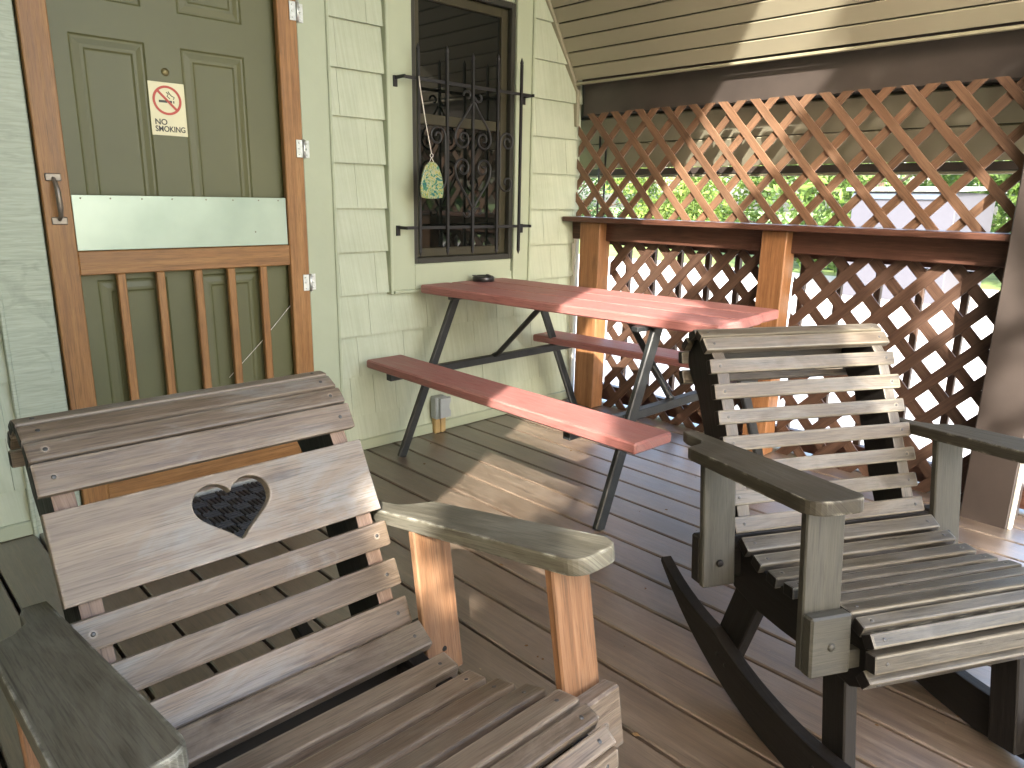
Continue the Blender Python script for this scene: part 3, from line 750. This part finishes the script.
# ------------------------------------------------------------------ picnic table
PT = thing('picnic_table', 'red painted picnic table with two attached benches on a black steel frame', 'picnic table', (1.77, -.8, 0))
pt = Vector((1.77, -.8, 0))
a, b = Vector((1.724, -.066, .731)), Vector((1.822, -1.535, .731)); dirv = (b-a).normalized(); side = Vector((-dirv.y, dirv.x, 0))
top = MB()
for i, (o0, e0, e1) in enumerate(((-.181, -.01, .012), (0, 0, .0), (.181, .006, -.012))):
    top.bar(a+side*o0+dirv*e0, b+side*o0+dirv*e1, .1745, .038, bevel=.006)
shift(top, pt).build('tabletop', M['red'], PT)
bn = MB(); bn.bar((1.230, -.10, .427), (1.208, -1.58, .427), .186, .036, bevel=.006); shift(bn, pt).build('bench_seat', M['red_bench'], PT)
bn = MB(); bn.bar((2.25, -.11, .427), (2.365, -1.34, .427), .186, .036, bevel=.006); shift(bn, pt).build('bench_seat', M['red_bench'], PT)
def angle_iron(mb, p, q, n1, n2, w=.038, t=.005):
    p, q = Vector(p), Vector(q); n1 = Vector(n1)
    mb.bar(p, q, w, t, up=n1, bevel=.001)
    x = (q-p).normalized(); z = (n1-x*n1.dot(x)).normalized(); y = z.cross(x)
    mb.bar(p+y*(w/2-t/2)+z*(w/2), q+y*(w/2-t/2)+z*(w/2), t, w, up=z, bevel=.001)
legs = [((1.235, -.212, 0), (1.560, -.212, .712)), ((2.40, -.235, 0), (2.06, -.235, .712)), ((1.322, -1.29, 0), (1.605, -1.29, .712)), ((2.42, -1.33, 0), (2.03, -1.32, .712))]
for p, q in legs:
    g = MB(); g.bar(p, q, .052 if p[1] < -1 else .040, .022, up=(0, 1, 0), bevel=.004)
    x = (Vector(q)-Vector(p)).normalized()
    shift(g, pt).build('leg', M['frame_black'], PT)
for y, z, x0, x1 in ((-.235, .388, 1.16, 2.33), (-1.265, .385, 1.16, 2.42)):
    g = MB(); g.bar((x0, y, z), (x1, y, z), .034, .034, bevel=.003); g.bar((1.50, y, .703), (2.12, y, .703), .03, .02, bevel=.003)
    shift(g, pt).build('crossbar', M['frame_black'], PT)
for pts in ([(1.77, -.235, .40), (1.77, -.27, .418), (1.77, -.53, .66), (1.77, -.60, .708)], [(1.77, -1.265, .40), (1.77, -1.25, .41), (1.77, -1.05, .665), (1.77, -.98, .708)]):
    g = MB(); g.tube(pts, .013, 8); shift(g, pt).build('brace', M['frame_black'], PT)
at = MB(); at.lathe([(0, 0), (.05, 0), (.054, .004), (.054, .018), (.048, .026), (.038, .027), (.034, .014), (0, .013)], (0, 0, 0), n=32)
for k in range(3):
    a_ = k*2*PI/3+.4; at.box((.047*math.cos(a_), .047*math.sin(a_), .0275), (.02, .012, .004), Matrix.Rotation(a_, 3, 'Z'), bevel=.001)
tag(at.build('ashtray', M['black_plastic'], None, (1.80, -.125, .7505)), 'small round black ashtray on the far end of the red table', 'ashtray')

# outlet box at the foot of the wall
OB = thing('outdoor_outlet', 'grey weatherproof outlet box low on the wall beneath the red bench', 'outlet', (1.585, -.02, 0))
ol = Vector((1.585, -.02, 0))
o_ = MB(); o_.box((1.583, -.045, .135), (.072, .05, .112), bevel=.006); shift(o_, ol).build('box_body', M['grey_plastic'], OB)
o_ = MB(); o_.prism([(-.033, -.05), (.033, -.05), (.033, -.02), (.024, -.005), (.024, .012), (.033, .03), (.033, .05), (-.033, .05)], .02, Matrix.Translation((1.592, -.08, .138)) @ Matrix.Rotation(PI/2, 4, 'X'), bevel=.005)
shift(o_, ol).build('flip_cover', M['grey_plastic'], OB)
o_ = MB(); o_.box((1.57, -.038, .04), (.03, .03, .076), bevel=.003); o_.box((1.605, -.038, .04), (.03, .03, .076), bevel=.003); shift(o_, ol).build('mounting_block', M['raw_wood'], OB)

# flakes of leaf litter and grit
fl = MB(); rf_ = random.Random(9)
for i in range(150):
    x, y = rf_.uniform(-.9, 2.4), rf_.uniform(-2.6, -.1); a = rf_.uniform(.002, .006)*(1.8 if i % 9 == 0 else 1); b0 = len(fl.v); an = rf_.uniform(0, 6.28)
    for k in range(5):
        r_ = a*rf_.uniform(.6, 1.3)*(1 if k % 2 else .7); fl.v.append(Vector((x+r_*math.cos(an+k*1.2566), y+r_*math.sin(an+k*1.2566), .0012+rf_.uniform(0, .001))))
    fl.f.append([b0+k for k in range(5)]); fl.mi.append(fl.mat(M['flake'] if i % 3 else M['flake_brown'])); fl.sm.append(False); fl.uv.append([(0, 0)]*5)
tag(fl.build('deck_litter', None), 'small flakes of dry leaf litter and grit scattered on the deck boards', 'litter', kind='stuff')
# doormat
dm = MB(); MX, MY, MW, MD = .46, -.31, .74, .46
dm.box((0, 0, .004), (MW, MD, .006), bevel=.002)
for i in range(int(MW/.056)):
    for j in range(int(MD/.056)):
        cx, cy = -MW/2+.028+i*.056+.006, -MD/2+.028+j*.056
        for q in (-1, 0, 1):
            if (i+j) % 2: dm.box((cx+q*.0165, cy, .010), (.012, .06, .010), bevel=.003)
            else: dm.box((cx, cy+q*.0165, .010), (.06, .012, .010), bevel=.003)
tag(dm.build('doormat', M['rubber'], None, (MX, MY, 0)), 'black basket weave rubber doormat in front of the door', 'doormat')

# ------------------------------------------------------------------ rocking chairs
W = .529
def side_place(o):
    """2d (u, z) outline into the plane y = o of the chair frame"""
    return Matrix(((1, 0, 0, 0), (0, 0, -1, o), (0, 1, 0, 0), (0, 0, 0, 1)))
def flat_place(z0, slope):
    """2d (u, y) outline onto the sloping arm plane z = z0 + slope*u"""
    n = Vector((-slope, 0, 1)).normalized()
    return Matrix(((1, 0, n.x, 0), (0, 1, 0, 0), (slope, 0, n.z, z0), (0, 0, 0, 1)))
def slat(mb, p, q, t=.02, w=None, out=1, m=None, m_end=None, m_edge=None):
    """board across the chair whose outer face runs from p=(u,z) to q=(u,z)"""
    p, q = Vector((p[0], 0, p[1])), Vector((q[0], 0, q[1])); d = q-p; L = d.length; d.normalize()
    n = Vector((-d.z, 0, d.x))*out            # outward normal
    c = (p+q)/2-n*t/2
    mb.box(c, (L, w or W, t), Matrix((d, n.cross(d), n)).transposed(), bevel=.0045, grain=1, seg=2, m=m, m_end=m_end, m_edge=m_edge)
def screws(mb, p, q, out=1, n=1, off=.22):
    p, q = Vector((p[0], 0, p[1])), Vector((q[0], 0, q[1])); d = (q-p); dd = d.normalized(); nn = Vector((-dd.z, 0, dd.x))*out
    for f_ in ([.5] if n == 1 else [.14, .86]):
        for sy in (-1, 1):
            mb.lathe([(0, .0006), (.0028, .0008), (.0036, .0001), (.0036, -.002)], p+d*f_+nn*.0003+Vector((0, sy*(W/2-.026), 0)), nn, n=10, m=M['screw'])
def screw_parts(p, q, HP, C):
    p, q = Vector((p[0], 0, p[1])), Vector((q[0], 0, q[1])); d = q-p; dd = d.normalized(); nn = Vector((-dd.z, 0, dd.x))
    for f_ in (.14, .86):
        for sy in (-1, 1):
            mb = MB(); mb.lathe([(0, .0006), (.0028, .0008), (.0036, .0001), (.0036, -.002)], p+d*f_+nn*.0003+Vector((0, sy*(W/2-.026), 0)), nn, n=10, m=M['screw'])
            o = mb.build('screw', None, C); o.parent = HP; o.matrix_parent_inverse = HP.matrix_local.inverted()
def circle_rocker(uc, R, h, u0, u1, n=26):
    lo_, hi_ = [], []
    for i in range(n+1):
        u = u0+(u1-u0)*i/n; z = R-math.sqrt(R*R-(u-uc)**2); e = min(1, (i/n)*3.2+.12, (1-i/n)*3.2+.25)
        hh = h*(e if e < 1 else 1); lo_.append((u, z+.0)); hi_.append((u-.0, z+hh))
    return lo_+hi_[::-1]
def make_chair(label, pose, P):
    C = thing('rocking_chair', label, 'rocking chair', (pose[0], pose[1], 0), math.radians(pose[2]))
    mS, mA, mP, mU, mD = P['mats']
    bs = MB()
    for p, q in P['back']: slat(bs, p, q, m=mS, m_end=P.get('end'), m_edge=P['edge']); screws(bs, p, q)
    bs.build('back_slats', None, C)
    if P.get('heart'):
        p, q = P['heart']; HP = heart_panel(p, q, C); screw_parts(p, q, HP, C)
    ss = MB()
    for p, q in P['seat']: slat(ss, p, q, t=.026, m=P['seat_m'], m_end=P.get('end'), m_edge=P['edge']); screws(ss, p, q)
    ss.build('seat_slats', None, C)
    for s in (-1, 1):
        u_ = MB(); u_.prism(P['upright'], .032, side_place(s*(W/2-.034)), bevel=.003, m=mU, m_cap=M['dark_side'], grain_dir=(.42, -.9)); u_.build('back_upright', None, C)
        e_ = MB(); e_.prism(P['siderail'], .034, side_place(s*(W/2-.032)), bevel=.003); e_.build('seat_rail', mD, C)
        # arm: blunt rounded nose, shoulder and narrow tail let in beside the upright
        g = P['arm']; i0, o0 = g['inner'], g['outer']; ub, us, uf = g['back'], g['shoulder'], g['front']
        out = [(ub, s*(i0+.008)), (ub, s*(i0+.040)), (ub+.03, s*(i0+.048)), (us-.05, s*(i0+.05)), (us-.025, s*(i0+.066)), (us, s*(o0-.004)), (us+.02, s*o0),
               (uf-.035, s*o0)]
        w_ = o0-i0
        for k in range(7):
            a = PI/2*k/6; out.append((uf-.035+.035*math.sin(a), s*(o0-.035+.035*math.cos(a))))
        for k in range(7):
            a = PI/2*k/6; out.append((uf-.030+.030*math.cos(a), s*(i0+.030-.030*math.sin(a))))
        if s < 0: out = out[::-1]
        am = MB(); am.prism(out, .027, flat_place(g['z0']-.0135, g['slope']) , bevel=.0038); am.build('armrest', mA, C)
        for kind in ('front', 'rear'):
            up_, lo_ = P['post_'+kind]; t_ = .018
            pm = MB(); yc = s*((g['pin']+g['pout'])/2)
            pm.bar((lo_[0]-t_/2, yc, lo_[1]), (up_[0]-t_/2, yc, up_[1]), g['pout']-g['pin'], t_, up=(1, 0, 0), bevel=.003)
            pm.build('arm_post', mP, C)
        lg = MB(); lg.bar((P['legf'][0][0], s*(W/2-.051), P['legf'][0][1]), (P['legf'][1][0], s*(W/2-.051), P['legf'][1][1]), .03, .064, up=(1, 0, 0), bevel=.003)
        lg.build('leg', mD, C)
        lg = MB(); lg.bar((P['legr'][0][0], s*(W/2-.051), P['legr'][0][1]), (P['legr'][1][0], s*(W/2-.051), P['legr'][1][1]), .03, .085, up=(1, 0, 0), bevel=.003)
        lg.build('leg', mD, C)
        rk = MB(); rk.prism(circle_rocker(*P['rocker']), .032, side_place(s*(W/2-.019)), bevel=.003)
        for uu in (.20, .235, .55, .59):
            zz = P['rocker'][1]-math.sqrt(P['rocker'][1]**2-(uu-P['rocker'][0])**2)+.06
            rk.lathe([(0, .001), (.005, .001), (.006, -.002)], (uu, s*(W/2-.019)+s*.0165, zz), (0, s, 0), n=10, m=None)
        rk.build('rocker', mD, C)
    for kind in ('front', 'rear'):
        (u0, z0), (hw, hh) = P['beam_'+kind]; g = P['arm']
        bmx = MB(); rot = Matrix.Rotation(P.get('tilt', 0), 3, 'Y')
        for s in (-1, 1):
            wi = g['pin']-.002
            bmx.box((u0, s*(g['pout']+.002+wi)/2, z0), (hw, g['pout']+.002-wi, hh), rot, bevel=.004, grain=1)
        bmx.box((u0, 0, z0-hh*.5+.02 if kind == 'front' else z0), (hw-.004, 2*wi+.02, .035 if kind == 'front' else hh-.01), rot, bevel=.002, grain=1)
        for s in (-1, 1): bmx.lathe([(0, .004), (.005, .0035), (.008, .0015), (.0085, -.002)], (u0+(hw/2 if kind == 'front' else hw/2+.019), s*(g['pin']+g['pout'])/2, z0), (1, 0, 0), n=12, m=None)
        bmx.build('cross_beam', P.get('beam_m', mP) if kind == 'front' else mD, C)
    return C
def heart_panel(p, q, C):
    L = math.hypot(q[0]-p[0], q[1]-p[1])
    cu = bpy.data.curves.new('heart_panel', 'CURVE'); cu.dimensions = '2D'; cu.fill_mode = 'BOTH'; cu.extrude = .009; cu.bevel_depth = .0022; cu.bevel_resolution = 1; cu.offset = -.0022
    def poly(pts):
        s = cu.splines.new('POLY'); s.points.add(len(pts)-1)
        for i, (x, y) in enumerate(pts): s.points[i].co = (x, y, 0, 1)
        s.use_cyclic_u = True
    poly([(-W/2, 0), (W/2, 0), (W/2, -L), (-W/2, -L)])
    def bz(p0, p1, p2, p3, n=9):
        return [tuple((1-t)**3*p0[c]+3*t*(1-t)**2*p1[c]+3*t*t*(1-t)*p2[c]+t**3*p3[c] for c in (0, 1)) for t in [i/n for i in range(n)]]
    half = bz((0, .035), (.006, .022), (.022, .014), (.036, .0165))+bz((.036, .0165), (.058, .020), (.071, .042), (.062, .061))+bz((.062, .061), (.053, .079), (.022, .094), (.006, .113))+[(.003, .1155)]
    h = [(x+.002, -y) for x, y in half]+[(.002, -.1165)]+[(-x+.002, -y) for x, y in half[::-1] if x > 0]
    poly(h[::-1])
    t = bpy.data.objects.new('tmp', cu); COL.objects.link(t); bpy.context.view_layer.update()
    me = bpy.data.meshes.new_from_object(t.evaluated_get(bpy.context.evaluated_depsgraph_get()))
    COL.objects.unlink(t); bpy.data.objects.remove(t); bpy.data.curves.remove(cu)
    while me.uv_layers: me.uv_layers.remove(me.uv_layers[0])
    ul = me.uv_layers.new(name='grain')
    for poly_ in me.polygons:
        for li in poly_.loop_indices:
            v = me.vertices[me.loops[li].vertex_index].co; ul.data[li].uv = (3+v.x, 7+v.y+v.z)
        poly_.use_smooth = False
    me.materials.clear(); me.materials.append(M['panel_grey'])
    o = bpy.data.objects.new('heart_panel', me); COL.objects.link(o); o.parent = C
    d = Vector((q[0]-p[0], 0, q[1]-p[1])).normalized(); n = Vector((-d.z, 0, d.x))
    y_ = -d; x_ = Vector((0, 1, 0))
    m4 = Matrix((x_, y_, n)).transposed().to_4x4(); m4.translation = Vector((p[0], 0, p[1]))-n*.012
    o.matrix_local = m4
    o['label'] = 'wide pale back board with a heart cut through it'
    return o
def along(prof, pitch, w):
    """slats of width w laid along a polyline with a pitch"""
    seg = [(Vector((a[0], a[1])), Vector((b[0], b[1]))) for a, b in zip(prof, prof[1:])]
    tot = sum((b-a).length for a, b in seg); out = []
    def at(s):
        for a, b in seg:
            L = (b-a).length
            if s <= L+1e-9: return a+(b-a)*(s/L)
            s -= L
        return seg[-1][1]
    s = 0
    while s+w <= tot+1e-6:
        p, q = at(s), at(s+w); out.append(((p.x, p.y), (q.x, q.y))); s += pitch
    return out
# right-hand chair: upright, dark sides
R_back = [((-.070, .690), (-.084, .722)), ((-.088, .742), (-.092, .772)), ((-.080, .788), (-.062, .815)), ((-.052, .826), (-.022, .842)), ((-.012, .843), (.014, .832)), ((.019, .829), (.045, .803)), ((.059, .784), (.072, .752)), ((.088, .731), (.101, .697)), ((.113, .674), (.126, .643)), ((.143, .620), (.155, .587)), ((.168, .564), (.182, .534)), ((.185, .503), (.201, .472)), ((.214, .451), (.232, .419))]
R_seat = [((.250, .4195), (.282, .400)), ((.300, .402), (.330, .391)), ((.350, .392), (.384, .389)), ((.405, .394), (.437, .397)), ((.458, .4045), (.490, .410)), ((.511, .419), (.545, .425)), ((.560, .434), (.593, .436)), ((.603, .4335), (.628, .425)), ((.642, .4235), (.657, .402)), ((.661, .390), (.666, .356)), ((.660, .334), (.643, .310))]
Rch = make_chair('dark stained wooden rocking chair with plain slat back beside the brown column', (1.18967, -1.97993, -117.7376), dict(
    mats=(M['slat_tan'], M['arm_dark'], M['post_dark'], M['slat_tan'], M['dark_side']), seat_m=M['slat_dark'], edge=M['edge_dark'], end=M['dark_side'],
    back=R_back, seat=R_seat,
    upright=[(.222, .41), (.165, .545), (.11, .665), (.056, .775), (.025, .805), (-.02, .822), (-.055, .808), (-.07, .78), (-.068, .742), (-.040, .705), (-.008, .672), (.03, .60), (.085, .47), (.14, .36), (.20, .30), (.25, .34)],
    siderail=[(.20, .405), (.25, .392), (.33, .370), (.40, .370), (.47, .384), (.55, .405), (.60, .411), (.628, .402), (.644, .38), (.646, .35), (.64, .31), (.60, .285), (.50, .285), (.40, .275), (.30, .27), (.22, .28), (.18, .33)],
    arm=dict(inner=.264, outer=.380, back=.035, shoulder=.185, front=.604, z0=.5988, slope=.104, pin=.276, pout=.357),
    post_front=((.560, .634), (.594, .330)), post_rear=((.222, .598), (.262, .310)),
    beam_front=((.602, .388), (.026, .112)), beam_rear=((.222, .365), (.034, .11)), tilt=-.11,
    legf=((.525, .33), (.572, .03)), legr=((.262, .31), (.178, .09)), rocker=(.4276, .886, .098, -.105, .90)))
for o in [c for c in Rch.children if c.name.startswith('back_upright')]: pass
# left-hand chair: rocked back, heart in the back board
L_back = [((-.135, .700), (-.137, .728)), ((-.128, .745), (-.108, .770)), ((-.097, .781), (-.068, .797)), ((-.060, .799), (-.034, .797)), ((-.030, .795), (.001, .779)), ((.009, .778), (.035, .755)), ((.043, .754), (.068, .710)), ((.162, .548), (.181, .505)), ((.191, .482), (.214, .437)), ((.223, .417), (.247, .370))]
L_seat = [((.264, .385), (.309, .357)), ((.339, .356), (.382, .350)), ((.410, .3575), (.454, .364)), ((.479, .379), (.523, .391)), ((.547, .406), (.590, .420)), ((.614, .4335), (.658, .441)), ((.669, .441), (.698, .432)), ((.706, .427), (.730, .410)), ((.732, .402), (.736, .372)), ((.734, .355), (.722, .328))]
Lch = make_chair('weathered wooden rocking chair with heart cut-out back in the left foreground', (-.11786703, -1.55043271, -90.374), dict(
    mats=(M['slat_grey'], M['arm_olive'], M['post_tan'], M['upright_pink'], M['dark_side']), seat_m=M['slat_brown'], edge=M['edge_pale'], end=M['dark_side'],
    back=L_back, seat=L_seat, heart=((.082, .689), (.149, .567)),
    upright=[(.236, .36), (.186, .46), (.14, .558), (.074, .674), (.035, .735), (.0, .760), (-.05, .778), (-.10, .762), (-.118, .735), (-.115, .70), (-.09, .66), (-.045, .62), (.0, .54), (.06, .42), (.12, .31), (.18, .25), (.24, .29)],
    siderail=[(.22, .36), (.27, .345), (.33, .332), (.40, .333), (.47, .354), (.55, .385), (.62, .412), (.68, .412), (.705, .395), (.715, .36), (.712, .325), (.68, .29), (.60, .275), (.45, .25), (.35, .225), (.26, .225), (.21, .29)],
    arm=dict(inner=.262, outer=.362, back=.055, shoulder=.185, front=.648, z0=.531, slope=.19, pin=.268, pout=.350),
    post_front=((.590, .618), (.635, .36)), post_rear=((.246, .55), (.292, .26)),
    beam_m=M['slat_grey'], beam_front=((.656, .372), (.032, .10)), beam_rear=((.245, .31), (.034, .10)), tilt=-.17,
    legf=((.62, .33), (.60, .06)), legr=((.27, .29), (.20, .10)), rocker=(.30, .886, .098, -.25, .80)))

# ------------------------------------------------------------------ sun direction (found from the shadow edges of the photograph)
S = Vector((-1.1, -1.185, 1)).normalized()
NV = Vector((-.4213, .7806, .4618)); E2 = S.cross(NV)

# ------------------------------------------------------------------ vegetation
def leaf_cloud(mb, pts, size, rng, spread_dir=None):
    for p in pts:
        s = size*rng.uniform(.6, 1.3)
        n = Vector((rng.gauss(0, 1), rng.gauss(0, 1), rng.gauss(.6, 1))).normalized(); a = n.orthogonal().normalized()
        a = (Matrix.Rotation(rng.uniform(0, 2*PI), 3, n) @ a); b = n.cross(a); base = len(mb.v)
        mb.v += [p-a*s, p+b*s*.42+n*s*.08, p+a*s, p-b*s*.42+n*s*.08]
        mb.f.append([base, base+1, base+2, base+3]); mb.mi.append(0); mb.sm.append(False); mb.uv.append([(0, 0)]*4)
def tree(name, label, loc, h, r, nleaf, size, m, seed, cat='tree', group=None, trunk_r=.12, base=.3, keep=None, flat=1.0, clumps=None):
    rng = random.Random(seed); T = thing(name, label, cat, loc, 0, group); L = Vector(loc)
    tk = MB()
    tk.tube([(0, 0, -.1), (rng.uniform(-.1, .1), rng.uniform(-.1, .1), h*.3), (rng.uniform(-.2, .2), rng.uniform(-.2, .2), h*.85)], .1, 8, radii=[trunk_r, trunk_r*.75, trunk_r*.25])
    nc = clumps or max(8, int(r*9)); cl = []
    for i in range(nc):
        a = rng.uniform(0, 2*PI); zz = rng.uniform(base, 1.0); rad = r*math.sqrt(max(.05, 1-((zz-.55)/.55)**2))*math.sqrt(rng.random())
        c = Vector((math.cos(a)*rad, math.sin(a)*rad, zz*h)); cl.append((c, r*rng.uniform(.22, .42)))
        if i < 12: tk.tube([(0, 0, max(.1, c.z*.55)), tuple(c*.55+Vector((0, 0, c.z*.25))), tuple(c)], .03, 5, radii=[trunk_r*.4, trunk_r*.22, .008])
    tk.build('trunk', M['trunk'], T)
    cr = MB(); pts = []
    while len(pts) < nleaf:
        c, rr = rng.choice(cl)
        v = Vector((rng.gauss(0, 1), rng.gauss(0, 1), rng.gauss(0, .8))); v = v.normalized()*rr*rng.random()**.45
        p = c+v
        if keep and not keep(p+L): 
            if rng.random() < .02: nleaf -= 1
            continue
        pts.append(p)
    leaf_cloud(cr, pts, size, rng); cr.build('crown', m, T)
    return T
# unseen trees front left; leaves placed and left out to shape the sun patches
def light_gap(e1, e2):
    """where the sun comes between the leaves"""
    if e2 > (-.46 if e1 < -1.1 else -.55): return False
    if (e1+1.35)**2+(e2+.645)**2 < .0072: return False
    if e2 < -3.1 and e1 < -1.31: return False
    if e1 > -1.05 and e2 > -.70: return False
    if e1 > -1.40: return True
    for a, b, r in ((-1.84, -1.62, .10), (-1.93, -1.52, .09), (-2.33, -2.52, .2), (-2.56, -2.28, .14), (-2.18, -2.74, .17), (-1.75, -1.95, .07), (-1.6, -1.75, .06)):
        if (e1-a)**2+(e2-b)**2 < r*r: return True
    if e1 > -1.54 and -.86 < e2 < -.62: return True
    return False
def gobo_trees():
    rng = random.Random(11)
    trunks = [(-3.2, 6.6), (-1.0, 6.2), (1.0, 6.2)]
    labs = ['leafy tree before the porch, farthest right of the three shading it', 'leafy tree before the porch, middle one of the three shading it', 'leafy tree before the porch, farthest left of the three shading it']
    clumps = []
    for i in range(200):
        e1, e2, d = rng.uniform(-3.7, -1.1), rng.uniform(-4.2, 2.2), rng.uniform(5.2, 7.6)
        if i >= 185: e1, e2 = rng.uniform(-2.3, -1.35), rng.uniform(-4.2, -2.9)
        elif i >= 177: e1, e2 = rng.uniform(-1.05, -.85), rng.uniform(-.7, -.3)
        elif i >= 165: e1, e2 = rng.uniform(-2.6, -1.6), rng.uniform(-2.5, -1.3)
        if i < 34: e1, e2 = rng.uniform(-1.9, -.75), rng.uniform(-.35, 1.6)
        elif i < 58 and i > 51: e1, e2 = -1.36, -.645
        elif i < 52: e1, e2 = rng.uniform(-2.3, -1.45), rng.uniform(-1.5, -.2)
        clumps.append((e1, e2, d, rng.uniform(.28, .5)))
    for k in range(3):
        e2t, d = trunks[k]; base = NV*-2.4+E2*e2t+S*d; loc = Vector((base.x, base.y, GZ))
        T = thing('yard_tree', labs[k], 'tree', tuple(loc), 0, 'trees shading the porch')
        mine = [c for c in clumps if min(range(3), key=lambda q: abs(c[1]-trunks[q][0])) == k]
        tk = MB(); tk.tube([(0, 0, -.1), (.05, -.04, 1.2), (0, .05, base.z-GZ+.6)], .1, 8, radii=[.13, .1, .04])
        for (e1, e2, d_, r) in mine[:14]:
            c = NV*e1+E2*e2+S*d_-loc
            if c.z > .6: tk.tube([(0, 0, max(.4, c.z*.5)), tuple(c*.5+Vector((0, 0, c.z*.22))), tuple(c)], .03, 5, radii=[.05, .025, .008])
        tk.build('trunk', M['trunk'], T)
        pts = []
        for (e1, e2, d_, r) in mine:
            c = NV*e1+E2*e2+S*d_
            dens = 100 if (e2 < -1.3) else 115
            for _ in range(dens):
                v = Vector((rng.gauss(0, 1), rng.gauss(0, 1), rng.gauss(0, .8))).normalized()*r*rng.random()**.4
                p = c+v
                if light_gap(p.dot(NV), p.dot(E2)) or p.z < GZ+.1: continue
                pts.append(p-loc)
        cr = MB(); leaf_cloud(cr, pts, .085, rng); cr.build('crown', M['leaf_a'], T)
gobo_trees()

tp = [((24, 13), 4.2, 2.8, 'leaf_b', 'tall yellow green tree across the drive behind the corner of the house'), ((18.5, 4.2), 4.4, 2.8, 'leaf_a', 'mid green tree across the drive left of the pale shed'), ((21.5, 7.5), 4.8, 3.0, 'leaf_b', 'bright green tree standing farthest back across the drive'),
      ((18.5, -1.2), 4.4, 2.8, 'leaf_a', 'mid green tree across the drive right of the pale shed'), ((23, 1.4), 5.0, 3.2, 'leaf_c', 'deep green tree rising behind the pale shed roof'), ((17.5, -4.9), 4.2, 2.6, 'leaf_b', 'yellow green tree at the right edge across the drive'),
      ((24, 19), 5.5, 3.4, 'leaf_c', 'deep green tree far behind the house corner')]
for i, ((x, y), h, r, m, lab) in enumerate(tp): tree('tree', lab, (x, y, GZ), h, r, 9000, .11, M[m], 20+i, group='trees across the drive', base=.12)
ft = [((-9.5, -15), 6, 3.2, 'leaf_a', 'broad mid green tree in the front yard'), ((8, -15), 6, 3., 'leaf_b', 'yellow green tree out in front of the porch'), ((-13, -6), 7, 3.2, 'leaf_c', 'deep green tree at the far left of the yard'), ((9, -11), 6, 3, 'leaf_a', 'mid green tree in the yard beyond the drive')]
for i, ((x, y), h, r, m, lab) in enumerate(ft): tree('tree', lab, (x, y, GZ), h, r, 3500, .2, M[m], 40+i, group='trees in the front yard', base=.12)

# pale shed across the drive
SH = thing('shed', 'pale lavender grey shed with a light metal roof across the drive', 'shed', (15, 2.1, GZ))
s_ = MB(); s_.box((0, 0, .97), (2.4, 1.75, 1.94), bevel=.01); s_.build('wall', M['shed_wall'], SH)
s_ = MB(); s_.bar((-1.3, 0, 1.975), (1.3, 0, 2.06), 1.95, .06, bevel=.005); s_.build('roof', M['shed_roof'], SH)
s_ = MB(); s_.box((-1.22, 0, 1.86), (.04, 1.75, .1), bevel=.004); s_.build('fascia', M['shed_trim'], SH)
s_ = MB(); s_.box((-1.22, .45, 1.05), (.04, .6, .5), bevel=.004, m=M['sash']); s_.build('window', None, SH)

# ------------------------------------------------------------------ light
w = bpy.data.worlds.new('World'); scene.world = w; w.use_nodes = True
nt = w.node_tree; bg = nt.nodes['Background']
sky = nt.nodes.new('ShaderNodeTexSky'); sky.sky_type = 'NISHITA'; sky.sun_disc = False
elev = math.asin(S.z); az = math.atan2(S.x, S.y)
sky.sun_elevation = elev; sky.sun_rotation = az
sky.air_density = 1.0; sky.dust_density = 4.0; sky.ozone_density = .4
nt.links.new(sky.outputs[0], bg.inputs[0]); bg.inputs[1].default_value = .15
sun = bpy.data.lights.new('sun', 'SUN'); sun.energy = 2.0; sun.angle = math.radians(.5); sun.color = (1, .93, .82)
so_ = bpy.data.objects.new('sun', sun); COL.objects.link(so_)
so_.rotation_euler = (-S).to_track_quat('-Z', 'Y').to_euler(); so_.location = S*20

scene.render.engine = 'CYCLES'
scene.view_settings.view_transform = 'Standard'; scene.view_settings.look = 'None'; scene.view_settings.gamma = 1
scene.view_settings.exposure = 3.5; scene.view_settings.use_curve_mapping = False
scene.cycles.max_bounces = 10; scene.cycles.diffuse_bounces = 6
scene.render.resolution_x = 1024; scene.render.resolution_y = 768
